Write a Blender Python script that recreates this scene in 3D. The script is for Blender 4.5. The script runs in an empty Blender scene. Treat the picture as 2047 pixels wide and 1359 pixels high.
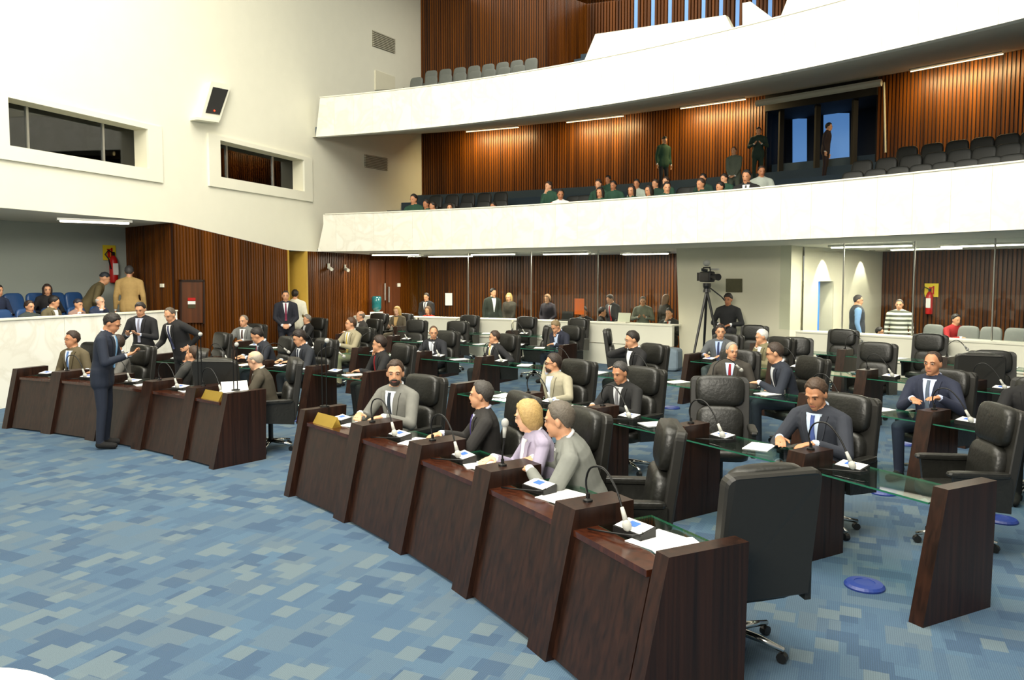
import bpy, math, random
import numpy as np
from mathutils import Vector, Matrix, Euler
random.seed(7)
# ------------------------------------------------------------------ camera
F, YH, TH, HC, WX = 1518.0, 555.5, 0.0634, 2.18, 1023.5      # focal length (px), horizon row, pitch, eye height
YP = YH + F*math.tan(TH)
sc = bpy.context.scene
col = sc.collection
cam_d = bpy.data.cameras.new('camera'); cam = bpy.data.objects.new('camera', cam_d); col.objects.link(cam)
cam.location = (0, 0, HC); cam.rotation_euler = (math.pi/2-TH, 0, 0)
cam_d.sensor_width = 36; cam_d.lens = F*36/2047; cam_d.shift_y = -(679.5-YP)/2047
cam_d.clip_end = 200; sc.camera = cam
# ------------------------------------------------------------------ world and big lights
w = bpy.data.worlds.new('hall_world'); sc.world = w; w.use_nodes = True
w.node_tree.nodes['Background'].inputs[0].default_value = (1.0, 0.97, 0.88, 1)
w.node_tree.nodes['Background'].inputs[1].default_value = 0.30
def area(name, loc, size, power, color=(1, .95, .82), target=None, sy=None):
    d = bpy.data.lights.new(name, 'AREA'); d.energy = power; d.color = color; d.size = size
    if sy: d.shape = 'RECTANGLE'; d.size_y = sy
    o = bpy.data.objects.new(name, d); col.objects.link(o); o.location = loc
    if target is not None:
        o.rotation_euler = (Vector(target)-Vector(loc)).to_track_quat('-Z', 'Y').to_euler()
    return o
area('ceiling_light_array', (-3.5, 9, 11.3), 9, 1200, target=(-2.6, 10, 0), sy=9)
area('ceiling_light_array', (4.0, 5, 11.3), 7, 480, target=(4.5, 6.5, 0), sy=7)
area('ceiling_light_array', (-1.5, 3, 10.8), 6, 850, target=(1.5, 16, 5.0), sy=4)
area('added_front_fill', (-3.0, -2.4, 5.6), 4, 820, target=(3.5, 17, 1.5), sy=2)  # unseen fill added behind the camera to brighten column, faces and barriers
area('ceiling_light_array', (2.5, 24.5, 11.4), 8, 300, target=(2.5, 25.0, 7))
sc.view_settings.view_transform = 'Standard'; sc.view_settings.look = 'None'
sc.view_settings.exposure = 0.38; sc.view_settings.gamma = 1.0
sc.view_settings.use_curve_mapping = False
# ------------------------------------------------------------------ pixel helpers
CX, CY = -13.03, -3.11                       # centre of the desk arcs
c_, s_ = math.cos(TH), math.sin(TH)
def ray(x, y):
    k = (y-YP)/F; m = (k*c_+s_)/(c_-k*s_); return (x-WX)/F*(c_+m*s_), m
def G(x, y, z=0):
    n, m = ray(x, y); Y = (HC-z)/m; return Vector((n*Y, Y, z))
def DY(x, y, Y):
    n, m = ray(x, y); return Vector((n*Y, Y, HC-m*Y))
def DR(x, y, R):
    n, m = ray(x, y); a = n*n+1; b = -2*(n*CX+CY); c = CX*CX+CY*CY-R*R
    Y = (-b+math.sqrt(b*b-4*a*c))/(2*a); return Vector((n*Y, Y, HC-m*Y))
def DW(x, y):
    n, m = ray(x, y); Y = -13.38/(n-.38); return Vector((n*Y, Y, HC-m*Y))
def A(R, a, z=0):
    a = math.radians(a); return Vector((CX+R*math.cos(a), CY+R*math.sin(a), z))
def ang(p): return math.degrees(math.atan2(p[1]-CY, p[0]-CX))
def angx(x, R, z=0):                         # angle on circle R whose point at height z shows in column x
    y = 700.0
    for _ in range(30):
        n = (x-WX)/F; p = DR(x, y, R); d = p.y*c_+(HC-z)*s_; v = (HC-z)*c_-p.y*s_; y = YP+F*v/d
    return ang(DR(x, y, R))
def WL(Y, z=0, off=0):                       # point of the left wall plane; off > 0 into the hall
    return Vector((-5.4+.38*(Y-21)+off*.9348, Y-off*.3552, z))
# ------------------------------------------------------------------ materials
def srgb(r, g, b):
    f = lambda c: (c/255/12.92 if c/255 <= .04045 else ((c/255+.055)/1.055)**2.4)
    return (f(r), f(g), f(b), 1)
MATS = {}
def mat(name, rgb, rough=.6, metal=0, noise=.12, scale=12, spec=.5, emit=None, es=1, bump=0, stretch=None):
    if name in MATS: return MATS[name]
    m = bpy.data.materials.new(name); m.use_nodes = True; nt = m.node_tree; b = nt.nodes['Principled BSDF']
    c = srgb(*rgb)
    b.inputs['Roughness'].default_value = rough; b.inputs['Metallic'].default_value = metal
    b.inputs['Specular IOR Level'].default_value = spec
    if noise:
        tc = nt.nodes.new('ShaderNodeTexCoord'); nz = nt.nodes.new('ShaderNodeTexNoise'); nz.inputs['Scale'].default_value = scale
        nz.inputs['Detail'].default_value = 4
        src = tc.outputs['Object']
        if stretch:
            mp = nt.nodes.new('ShaderNodeMapping'); mp.inputs['Scale'].default_value = stretch
            nt.links.new(src, mp.inputs[0]); src = mp.outputs[0]
        nt.links.new(src, nz.inputs['Vector'])
        mx = nt.nodes.new('ShaderNodeMix'); mx.data_type = 'RGBA'
        mx.inputs[6].default_value = tuple(v*(1-noise) for v in c[:3])+(1,)
        mx.inputs[7].default_value = tuple(min(1, v*(1+noise)) for v in c[:3])+(1,)
        nt.links.new(nz.outputs[0], mx.inputs[0]); nt.links.new(mx.outputs[2], b.inputs['Base Color'])
        if bump:
            bp = nt.nodes.new('ShaderNodeBump'); bp.inputs['Strength'].default_value = bump; bp.inputs['Distance'].default_value = .02
            nt.links.new(nz.outputs[0], bp.inputs['Height']); nt.links.new(bp.outputs[0], b.inputs['Normal'])
    else: b.inputs['Base Color'].default_value = c
    if emit:
        b.inputs['Emission Color'].default_value = srgb(*emit); b.inputs['Emission Strength'].default_value = es
    MATS[name] = m; return m
def mat_carpet():
    m = bpy.data.materials.new('carpet_blue'); m.use_nodes = True; nt = m.node_tree; N = nt.nodes; L = nt.links; b = N['Principled BSDF']
    b.inputs['Roughness'].default_value = .85; b.inputs['Specular IOR Level'].default_value = .25
    tc = N.new('ShaderNodeTexCoord'); mp = N.new('ShaderNodeMapping'); mp.inputs['Rotation'].default_value = (0, 0, math.radians(24))
    L.new(tc.outputs['Object'], mp.inputs[0])
    def blocks(sx, sy, off, vert):
        a = N.new('ShaderNodeMapping'); a.inputs['Location'].default_value = off
        L.new(mp.outputs[0], a.inputs[0])
        br = N.new('ShaderNodeTexBrick'); br.inputs['Scale'].default_value = 1; br.inputs['Mortar Size'].default_value = 0
        br.inputs['Brick Width'].default_value = sx; br.inputs['Row Height'].default_value = sy; br.offset = .37
        br.inputs['Color1'].default_value = (0, 0, 0, 1); br.inputs['Color2'].default_value = (1, 1, 1, 1)
        if vert: a.inputs['Rotation'].default_value = (0, 0, math.pi/2)
        L.new(a.outputs[0], br.inputs['Vector']); return br.outputs['Color']
    s1 = blocks(.25, .26, (0, 0, 0), False); s2 = blocks(.15, .13, (3.3, 1.7, 0), True); s3 = blocks(.18, .15, (7.1, 9.7, 0), False); s4 = blocks(.26, .07, (1.1, 4.2, 0), True)
    def ramp(src, stops):
        c = N.new('ShaderNodeValToRGB'); c.color_ramp.interpolation = 'CONSTANT' if len(stops) == 2 else 'LINEAR'; e = c.color_ramp.elements
        e[0].position, e[0].color = stops[0][0], stops[0][1]; e[1].position, e[1].color = stops[-1][0], stops[-1][1]
        for p, k in stops[1:-1]: n = e.new(p); n.color = k
        L.new(src, c.inputs[0]); return c.outputs[0]
    def mixc(fac, a, col_):
        x = N.new('ShaderNodeMix'); x.data_type = 'RGBA'; L.new(fac, x.inputs[0]); L.new(a, x.inputs[6])
        x.inputs[7].default_value = col_; return x.outputs[2]
    B0, B1 = (0, 0, 0, 1), (.85, .85, .85, 1)
    base = ramp(s1, [(.1, srgb(69, 92, 115)), (.4, srgb(75, 97, 117)), (.65, srgb(84, 100, 113)), (.9, srgb(74, 98, 120))])
    cc = mixc(ramp(s4, [(0, B0), (.78, (.5, .5, .5, 1))]), base, srgb(64, 86, 110))
    cc = mixc(ramp(s3, [(0, B0), (.83, B1)]), cc, srgb(59, 80, 104)); cc = mixc(ramp(s2, [(0, B0), (.87, B1)]), cc, srgb(96, 111, 119))
    wv = N.new('ShaderNodeTexWave'); wv.inputs['Scale'].default_value = 26; wv.bands_direction = 'X'; L.new(mp.outputs[0], wv.inputs[0])
    st_ = N.new('ShaderNodeMix'); st_.data_type = 'RGBA'; st_.blend_type = 'OVERLAY'; st_.inputs[0].default_value = .12; L.new(cc, st_.inputs[6]); L.new(wv.outputs[0], st_.inputs[7])
    class _o: outputs = [st_.outputs[2]]
    cr = _o
    nz = N.new('ShaderNodeTexNoise'); nz.inputs['Scale'].default_value = 160; L.new(tc.outputs['Object'], nz.inputs['Vector'])
    mx = N.new('ShaderNodeMix'); mx.data_type = 'RGBA'; mx.blend_type = 'OVERLAY'; mx.inputs[0].default_value = .3
    L.new(cr.outputs[0], mx.inputs[6]); L.new(nz.outputs[0], mx.inputs[7]); L.new(mx.outputs[2], b.inputs['Base Color'])
    bp = N.new('ShaderNodeBump'); bp.inputs['Strength'].default_value = .25; bp.inputs['Distance'].default_value = .004
    L.new(nz.outputs[0], bp.inputs['Height']); L.new(bp.outputs[0], b.inputs['Normal'])
    return m
def mat_marble():
    m = bpy.data.materials.new('white_marble'); m.use_nodes = True; nt = m.node_tree; N = nt.nodes; L = nt.links; b = N['Principled BSDF']
    b.inputs['Roughness'].default_value = .45
    tc = N.new('ShaderNodeTexCoord'); oi = N.new('ShaderNodeObjectInfo')
    ad = N.new('ShaderNodeVectorMath'); ad.operation = 'MULTIPLY_ADD'; ad.inputs[1].default_value = (1, 1, 1)
    L.new(tc.outputs['Object'], ad.inputs[0]); L.new(oi.outputs['Random'], ad.inputs[2])
    nz = N.new('ShaderNodeTexNoise'); nz.inputs['Scale'].default_value = 1.4; nz.inputs['Detail'].default_value = 9; nz.inputs['Distortion'].default_value = 1.6
    L.new(ad.outputs[0], nz.inputs['Vector'])
    cr = N.new('ShaderNodeValToRGB'); e = cr.color_ramp.elements
    e[0].position = .40; e[0].color = srgb(236, 234, 222); e[1].position = .56; e[1].color = srgb(240, 238, 228)
    n = e.new(.475); n.color = srgb(229, 226, 213)
    L.new(nz.outputs[0], cr.inputs[0]); L.new(cr.outputs[0], b.inputs['Base Color']); return m
def mat_wood(name, c1, c2, rough=.35, sx=26, z=.7, spec=.5):
    m = bpy.data.materials.new(name); m.use_nodes = True; nt = m.node_tree; N = nt.nodes; L = nt.links; b = N['Principled BSDF']
    b.inputs['Roughness'].default_value = rough; b.inputs['Specular IOR Level'].default_value = spec
    tc = N.new('ShaderNodeTexCoord'); mp = N.new('ShaderNodeMapping'); mp.inputs['Scale'].default_value = (sx, sx, z)
    L.new(tc.outputs['Object'], mp.inputs[0])
    nz = N.new('ShaderNodeTexNoise'); nz.inputs['Scale'].default_value = 1; nz.inputs['Detail'].default_value = 5; nz.inputs['Distortion'].default_value = .4
    L.new(mp.outputs[0], nz.inputs['Vector'])
    cr = N.new('ShaderNodeValToRGB'); e = cr.color_ramp.elements
    e[0].position = .3; e[0].color = srgb(*c1); e[1].position = .7; e[1].color = srgb(*c2)
    L.new(nz.outputs[0], cr.inputs[0]); L.new(cr.outputs[0], b.inputs['Base Color']); return m
def mat_glass(name, tint=(.86, .95, .9), refl=.25, dark=1.0):
    m = bpy.data.materials.new(name); m.use_nodes = True; nt = m.node_tree; N = nt.nodes; L = nt.links
    N.remove(N['Principled BSDF']); out = N['Material Output']
    t = N.new('ShaderNodeBsdfTransparent'); t.inputs[0].default_value = tuple(x*dark for x in tint)+(1,)
    g = N.new('ShaderNodeBsdfGlossy'); g.inputs['Roughness'].default_value = .02
    lf = N.new('ShaderNodeLayerWeight'); lf.inputs['Blend'].default_value = .5
    pw = N.new('ShaderNodeMath'); pw.operation = 'POWER'; pw.inputs[1].default_value = 4.0; L.new(lf.outputs['Facing'], pw.inputs[0])
    lw = N.new('ShaderNodeMath'); lw.operation = 'MULTIPLY_ADD'; lw.inputs[1].default_value = .8; lw.inputs[2].default_value = refl*.2; lw.use_clamp = True; L.new(pw.outputs[0], lw.inputs[0])
    mx = N.new('ShaderNodeMixShader'); L.new(lw.outputs[0], mx.inputs[0]); L.new(t.outputs[0], mx.inputs[1]); L.new(g.outputs[0], mx.inputs[2])
    L.new(mx.outputs[0], out.inputs[0]); return m
M = dict(
    carpet=mat_carpet(), marble=mat_marble(),
    white=mat('white_paint', (236, 234, 216), .7, noise=.03, scale=3), cream=mat('cream_wall', (226, 222, 198), .8, noise=.03, scale=3),
    soffit=mat('soffit_paint', (222, 220, 206), .8, noise=.03, scale=2), grey_wall=mat('grey_wall', (176, 184, 176), .8, noise=.03, scale=2),
    desk=mat_wood('dark_desk_wood', (24, 13, 9), (49, 28, 19), .36, 30, .8, .35), deskred=mat_wood('polished_desk_ledge', (44, 20, 12), (74, 37, 22), .18, 24, 3),
    wall_wood=mat_wood('slat_wood', (56, 27, 3), (114, 62, 9), .38, 7, .15, .25), wall_back=mat_wood('slat_gap_wood', (26, 11, 4), (44, 20, 6), .6, 9, .15),
    door_wood=mat_wood('door_wood', (70, 36, 16), (104, 56, 26), .4, 9, .3),
    glass=mat_glass('desk_glass', (.80, .93, .86), .22), pane=mat_glass('clear_glass', (.95, .97, .95), .12), wpane=mat_glass('tinted_glass', (.30, .34, .36), .3),
    gedge=mat('glass_edge', (44, 104, 82), .1, noise=.1, spec=.8),
    leather=mat('black_leather', (28, 28, 25), .38, noise=.25, scale=30, bump=.15), shell=mat('chair_shell_leather', (34, 33, 30), .45, noise=.15, scale=40),
    chrome=mat('chrome', (205, 205, 200), .15, 1, noise=.02), plastic=mat('black_plastic', (20, 20, 20), .45, noise=.1), steel=mat('brushed_steel', (190, 190, 182), .35, .9, noise=.05),
    paper=mat('white_paper', (245, 245, 242), .8, noise=.02), brass=mat('brass_plate', (176, 146, 62), .35, .7, noise=.1), blue=mat('blue_plastic', (36, 58, 132), .4, noise=.08),
    foam=mat('grey_foam', (176, 176, 170), .9, noise=.15, scale=90), neck=mat('black_gooseneck', (30, 30, 30), .35, .4, noise=.05), led=mat('red_led', (255, 60, 30), .4, noise=0, emit=(255, 50, 20), es=3),
    screen=mat('blue_screen', (60, 110, 210), .3, noise=.05), seatgrey=mat('grey_seat', (104, 108, 104), .6, noise=.1), seatblack=mat('dark_seat', (20, 22, 21), .55, noise=.15), seatblue=mat('blue_seat', (40, 74, 122), .35, noise=.1),
    red=mat('red_paint', (190, 24, 22), .35, noise=.05), yellow=mat('yellow_sign', (232, 206, 40), .6, noise=.03), ochre=mat('ochre_wall', (196, 160, 62), .8, noise=.04),
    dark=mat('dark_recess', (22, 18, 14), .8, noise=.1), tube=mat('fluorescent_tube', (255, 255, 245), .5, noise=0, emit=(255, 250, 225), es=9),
    skyblue=mat('daylight_blue', (110, 150, 200), .6, noise=0, emit=(70, 112, 165), es=.8), skywhite=mat('daylight_white', (230, 240, 255), .6, noise=0, emit=(205, 230, 255), es=1.6), teal=mat('teal_cabinet_glow', (120, 206, 200), .5, noise=.05, emit=(130, 215, 210), es=.35),
    vent=mat('vent_metal', (182, 178, 158), .6, noise=.05), sock=mat('stair_carpet', (62, 78, 92), .9, noise=.1), plaque=mat('bronze_plaque', (86, 84, 62), .4, .5, noise=.2), water=mat('water_bottle', (28, 92, 96), .15, noise=.05, spec=.8),
    orange=mat('orange_card', (232, 110, 34), .6, noise=.04), lens=mat('camera_black', (26, 26, 26), .35, noise=.1), greycloth=mat('grey_cover', (120, 136, 148), .8, noise=.1))
# ------------------------------------------------------------------ mesh building
class MB:
    def __init__(s): s.v = []; s.f = []; s.mi = []
    def add(s, vs, fs, mi=0):
        o = len(s.v); s.v += [tuple(v) for v in vs]; s.f += [tuple(i+o for i in f) for f in fs]; s.mi += [mi]*len(fs); return s
    def hexa(s, p, mi=0):    # bottom 4 (ccw), top 4
        return s.add(p, [(3, 2, 1, 0), (4, 5, 6, 7), (0, 1, 5, 4), (1, 2, 6, 5), (2, 3, 7, 6), (3, 0, 4, 7)], mi)
    def box(s, c, d, mi=0, rz=0, rot=None):
        R = rot or Matrix.Rotation(rz, 3, 'Z'); c = Vector(c); p = []
        for z in (-1, 1):
            for x, y in ((-1, -1), (1, -1), (1, 1), (-1, 1)): p.append(c+R@Vector((x*d[0]/2, y*d[1]/2, z*d[2]/2)))
        return s.hexa(p, mi)
    def prism(s, poly, off, mi=0):   # polygon of 3d points extruded by vector off
        n = len(poly); off = Vector(off); a = [Vector(p) for p in poly]; b = [p+off for p in a]
        return s.add(a+b, [tuple(range(n-1, -1, -1)), tuple(range(n, 2*n))]+[(i, (i+1) % n, n+(i+1) % n, n+i) for i in range(n)], mi)
    def tube(s, path, r, n=8, mi=0, cap=True):
        path = [Vector(p) for p in path]; rs = r if isinstance(r, (list, tuple)) else [r]*len(path)
        vs = []; up = None
        for i, p in enumerate(path):
            t = (path[min(i+1, len(path)-1)]-path[max(i-1, 0)]).normalized()
            if up is None: up = t.orthogonal().normalized()
            up = (up-t*up.dot(t)); up = up.normalized() if up.length > 1e-6 else t.orthogonal().normalized()
            sd = t.cross(up)
            for k in range(n):
                a = 2*math.pi*k/n; vs.append(p+(up*math.cos(a)+sd*math.sin(a))*rs[i])
        fs = [(i*n+k, i*n+(k+1) % n, (i+1)*n+(k+1) % n, (i+1)*n+k) for i in range(len(path)-1) for k in range(n)]
        if cap: fs += [tuple(range(n-1, -1, -1)), tuple(range((len(path)-1)*n, len(path)*n))]
        return s.add(vs, fs, mi)
    def lathe(s, prof, n=20, c=(0, 0, 0), mi=0):
        c = Vector(c); vs = []
        for r, z in prof:
            for k in range(n): a = 2*math.pi*k/n; vs.append(c+Vector((r*math.cos(a), r*math.sin(a), z)))
        fs = [(i*n+k, i*n+(k+1) % n, (i+1)*n+(k+1) % n, (i+1)*n+k) for i in range(len(prof)-1) for k in range(n)]
        fs += [tuple(range(n-1, -1, -1)), tuple(range((len(prof)-1)*n, len(prof)*n))]
        return s.add(vs, fs, mi)
    def pillow(s, c, d, e=.35, nu=16, nv=10, rot=None, mi=0):   # superquadric cushion
        R = rot or Matrix.Identity(3); c = Vector(c); sg = lambda t: math.copysign(abs(t)**e, t); vs = []
        for i in range(nv+1):
            t = -math.pi/2+math.pi*i/nv
            for k in range(nu):
                a = 2*math.pi*k/nu
                vs.append(c+R@Vector((d[0]/2*sg(math.cos(t))*sg(math.cos(a)), d[1]/2*sg(math.cos(t))*sg(math.sin(a)), d[2]/2*sg(math.sin(t)))))
        fs = [(i*nu+k, i*nu+(k+1) % nu, (i+1)*nu+(k+1) % nu, (i+1)*nu+k) for i in range(nv) for k in range(nu)]
        return s.add(vs, fs, mi)
    def sphere(s, c, r, nu=12, nv=8, mi=0, rot=None):
        rr = r if isinstance(r, (tuple, list)) else (r, r, r)
        return s.pillow(c, (rr[0]*2, rr[1]*2, rr[2]*2), 1.0, nu, nv, rot, mi)
    def mesh(s, name, mats, smooth=False, off=None):
        me = bpy.data.meshes.new(name)
        vs = s.v if off is None else [(v[0]-off[0], v[1]-off[1], v[2]-off[2]) for v in s.v]
        me.from_pydata(vs, [], s.f)
        for m in (mats if isinstance(mats, (list, tuple)) else [mats]): me.materials.append(m)
        me.polygons.foreach_set('material_index', s.mi)
        if smooth: me.polygons.foreach_set('use_smooth', [True]*len(s.f))
        me.update(); return me
def tag(o, label=None, cat=None, group=None, kind=None):
    if label: o['label'] = label
    if cat: o['category'] = cat
    if group: o['group'] = group
    if kind: o['kind'] = kind
    return o
def empty(name, loc, rz=0, scale=1):
    o = bpy.data.objects.new(name, None); col.objects.link(o); o.location = loc; o.rotation_euler = (0, 0, rz); o.scale = (scale,)*3
    o.empty_display_size = .1; return o
def thing(name, label, cat, loc=(0, 0, 0), rz=0, group=None, scale=1):
    return tag(empty(name, loc, rz, scale), label, cat, group)
def part(name, mb, mats, parent=None, smooth=False, world=False):
    """mesh object; world=True: vertices are world coordinates, parent is an unrotated root chain"""
    off = None
    if world:
        off = Vector((0, 0, 0)); p = parent
        while p is not None: off += p.location; p = p.parent
    me = mb if isinstance(mb, bpy.types.Mesh) else mb.mesh(name, mats, smooth, off)
    o = bpy.data.objects.new(name, me); col.objects.link(o); o.parent = parent; return o
def solo(name, mb, mats, label, cat, group=None, smooth=False):
    """a thing that is one mesh, vertices in world coordinates; origin at its base centre"""
    v = np.array(mb.v); c = Vector(((v[:, 0].min()+v[:, 0].max())/2, (v[:, 1].min()+v[:, 1].max())/2, v[:, 2].min()))
    me = mb.mesh(name, mats, smooth, c); o = bpy.data.objects.new(name, me); col.objects.link(o); o.location = c
    return tag(o, label, cat, group)
def struct(name, mb, mats, parent=None, smooth=False):
    o = part(name, mb, mats, parent, smooth, world=True)
    if parent is None: o['kind'] = 'structure'
    return o
def copy_tree(o, parent=None):
    c = o.copy(); col.objects.link(c); c.parent = parent
    for ch in o.children: copy_tree(ch, c)
    return c
def quad(p, q, r, t): return MB().add([p, q, r, t], [(0, 1, 2, 3)])
def slats(name, pts, z0, z1, parent, depth=.035, fill=.62):
    """vertical wooden ribs joined in one piece; pts = list of (point, outward normal, width, zlo, zhi)"""
    mb = MB()
    for p, nrm, wd, a, b in pts:
        t = Vector((-nrm[1], nrm[0], 0)); h = t*wd*fill/2; n = nrm*depth
        mb.hexa([Vector((q.x, q.y, z)) for z in (a, b) for q in (p-h, p+h, p+h+n, p-h+n)])
    o = part(name, mb, M['wall_wood'], parent, world=True); o['kind'] = 'stuff'; return o
# ------------------------------------------------------------------ the shell
R_BAR, R_PAR = 27.15, 25.2
RROW = {1: 15.1, 2: 17.4, 3: 20.0, 4: 22.7, 5: 25.55}
struct('floor', MB().add([(-26, -3, 0), (26, -3, 0), (26, 40, 0), (-26, 40, 0)], [(0, 1, 2, 3)]), M['carpet'])
struct('ceiling', MB().add([(-22, -4, 15), (-22, 44, 15), (30, 44, 15), (30, -4, 15)], [(0, 1, 2, 3)]), M['white'])
# left wall with two window openings, doorway and gallery opening
w1a, w1b, w2a, w2b = DW(12, 195), DW(292, 258), DW(437, 283), DW(605, 318)
z1 = ((DW(12, 295).z+DW(292, 333).z)/2, (w1a.z+w1b.z)/2); z2 = ((DW(432, 355).z+DW(603, 380).z)/2, (w2a.z+w2b.z)/2)
YG = DW(345, 445).y; YE = DW(575, 497).y; ZG = 3.35
def zb(Y):
    if Y <= YG: return ZG
    if Y <= YE: return ZG+(2.9-ZG)*(Y-YG)/(YE-YG)
    return 2.9
def wq(mb, Ya, Yb, za, zc, zd, ze, off=0): mb.add([WL(Ya, za, off), WL(Yb, zc, off), WL(Yb, ze, off), WL(Ya, zd, off)], [(0, 1, 2, 3)])
mb = MB(); br = sorted([5, w1a.y, w1b.y, YG, w2a.y, YE, w2b.y, 27.0])
for a, b in zip(br[:-1], br[1:]):
    mid = (a+b)/2; win = z1 if w1a.y < mid < w1b.y else z2 if w2a.y < mid < w2b.y else None
    if win: wq(mb, a, b, zb(a), zb(b), win[0], win[0]); wq(mb, a, b, win[1], win[1], 15, 15)
    else: wq(mb, a, b, zb(a), zb(b), 15, 15)
wall_left = struct('wall_left', mb, M['white'])
for k, (a, b, zz, cols) in enumerate(((w1a.y, w1b.y, z1, (80/280, 230/280)), (w2a.y, w2b.y, z2, (.24, .79)))):
    D = -.34; wn = empty('window_%d' % (k+1), WL((a+b)/2, zz[0], D)); wn['kind'] = 'structure'
    mb = MB()
    for pa, pb in (((a, zz[0]), (b, zz[0])), ((b, zz[0]), (b, zz[1])), ((b, zz[1]), (a, zz[1])), ((a, zz[1]), (a, zz[0]))):
        mb.add([WL(pa[0], pa[1]), WL(pb[0], pb[1]), WL(pb[0], pb[1], D), WL(pa[0], pa[1], D)], [(0, 1, 2, 3)])
    part('reveal', mb, M['cream'], wn, world=True)
    e = .34; t = .05; mb = MB()
    for (ya, yb, za, zc) in ((a-e, b+e, zz[0]-e*.72, zz[0]), (a-e, b+e, zz[1], zz[1]+e*.3), (a-e, a, zz[0], zz[1]), (b, b+e, zz[0], zz[1])):
        mb.hexa([WL(y, z, o) for z in (za, zc) for y, o in ((ya, 0), (yb, 0), (yb, t), (ya, t))])
    part('surround', mb, M['white'], wn, world=True)
    # perspective moves the mullions: take them on the wall plane
    xs = (82, 231) if k == 0 else (474, 565)
    ys = [a]+[DW(x, 300).y for x in xs]+[b]
    for i in range(3):
        mb = MB(); mb.hexa([WL(y, z, o) for z in zz for y, o in ((ys[i], D), (ys[i+1], D), (ys[i+1], D+.012), (ys[i], D+.012))])
        part('pane', mb, M['wpane'], wn, world=True)
    for y in ys[1:3]:
        mb = MB(); mb.hexa([WL(q, z, o) for z in zz for q, o in ((y-.02, D), (y+.02, D), (y+.02, D+.04), (y-.02, D+.04))]); part('mullion', mb, M['steel'], wn, world=True)
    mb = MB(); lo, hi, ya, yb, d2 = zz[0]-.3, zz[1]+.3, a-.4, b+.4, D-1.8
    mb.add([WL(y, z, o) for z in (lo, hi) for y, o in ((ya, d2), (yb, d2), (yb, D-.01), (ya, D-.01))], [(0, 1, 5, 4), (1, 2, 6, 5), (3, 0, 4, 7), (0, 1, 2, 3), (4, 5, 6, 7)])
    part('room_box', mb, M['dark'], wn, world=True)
def flat_slats(name, parent, Ya, Yb, zlo, zhi, step=.085, off=0):
    pts = []; n = int((Yb-Ya)*1.03/step); nrm = Vector((.9348, -.3552, 0))
    for i in range(n):
        y = Ya+(i+.5)*(Yb-Ya)/n; pts.append((WL(y, 0, off), nrm, step, zlo(y), zhi(y)))
    return slats(name, pts, 0, 0, parent)
# wooden panelling under the left wall, doorway, and on under the balcony
mb = MB(); mb.add([WL(YG, 0, -.02), WL(YE, 0, -.02), WL(YE, 2.9, -.02), WL(YG, ZG, -.02)], [(0, 1, 2, 3)])
ww = struct('wall_left_panelling', mb, M['wall_back']); flat_slats('wood_slats', ww, YG, YE, lambda y: 0, lambda y: zb(y)-.01, off=-.02)
YD = DW(612, 500).y; YB = 26.7
mb = MB(); mb.add([WL(YD, 0, -.02), WL(YB, 0, -.02), WL(YB, 2.9, -.02), WL(YD, 2.9, -.02)], [(0, 1, 2, 3)])
ww2 = struct('wall_left_rear', mb, M['wall_back']); flat_slats('wood_slats', ww2, YD, YB, lambda y: 0, lambda y: 2.9, off=-.02)
# doorway passage (ochre); teal cabinet back glows to stand in for room light
dr = empty('door_1', WL((YE+YD)/2, 0)); dr['kind'] = 'structure'
mb = MB()
for y in (YE, YD): mb.hexa([WL(q, z, o) for z in (0, 2.9) for q, o in ((y-.03, -2.2), (y+.03, -2.2), (y+.03, 0.02), (y-.03, 0.02))])
part('jamb', mb, M['ochre'], dr, world=True)
mb = MB().hexa([WL(q, z, o) for z in (2.28, 2.9) for q, o in ((YE-.4, -1.0), (YD+.9, -1.0), (YD+.9, -.95), (YE-.4, -.95))]); part('lintel', mb, M['ochre'], dr, world=True)
pA, pB = DY(560, 545, 23.5), DY(625, 545, 23.5)
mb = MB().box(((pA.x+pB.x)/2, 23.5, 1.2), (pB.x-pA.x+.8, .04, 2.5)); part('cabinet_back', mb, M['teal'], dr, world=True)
for zc in (1.35, 1.75, 2.05): part('cabinet_shelf', MB().box(((pA.x+pB.x)/2, 23.4, zc), (1.6, .2, .05)), M['white'], dr, world=True)
for xx in (-.25, .2): part('cabinet_post', MB().box(((pA.x+pB.x)/2+xx, 23.36, 1.2), (.06, .12, 2.4)), M['white'], dr, world=True)
# gallery behind the white marble barrier on the left
mb = MB(); gb0, gb1 = DY(0, 440, 14.2), Vector((0, 0, 0))
g1 = G(253, 455, ZG); g0 = G(0, 440, ZG); dg = (g1-g0).normalized(); gA = g0-dg*5
mb.add([(gA.x, gA.y, 0), (g1.x, g1.y, 0), (g1.x, g1.y, ZG), (gA.x, gA.y, ZG)], [(0, 1, 2, 3)]); struct('wall_gallery', mb, M['grey_wall'])
mb = MB(); q0 = WL(YG); mb.add([(g1.x, g1.y, 0), (q0.x, q0.y, 0), (q0.x, q0.y, ZG), (g1.x, g1.y, ZG)], [(0, 1, 2, 3)]); wg = struct('wall_gallery_side', mb, M['wall_back'])
tdir = Vector((q0.x-g1.x, q0.y-g1.y, 0)); L_ = tdir.length; tdir.normalize(); nrm = Vector((tdir.y, -tdir.x, 0)); pts = []
for i in range(int(L_/.085)): pts.append((Vector((g1.x, g1.y, 0))+tdir*(i+.5)*.085, nrm, .085, 0, ZG))
slats('wood_slats', pts, 0, ZG, wg)
mb = MB(); mb.add([WL(5, ZG), WL(YG, ZG), (g1.x, g1.y, ZG), (gA.x, gA.y, ZG)], [(0, 1, 2, 3)]); struct('ceiling_gallery', mb, M['soffit'])
mb = MB().hexa([Vector((p.x, p.y, z)) for z in (.0, .62) for p in (WL(5, 0, -.1), WL(YG, 0, -.1), g1, gA)]); struct('floor_gallery', mb, M['sock'])
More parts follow.
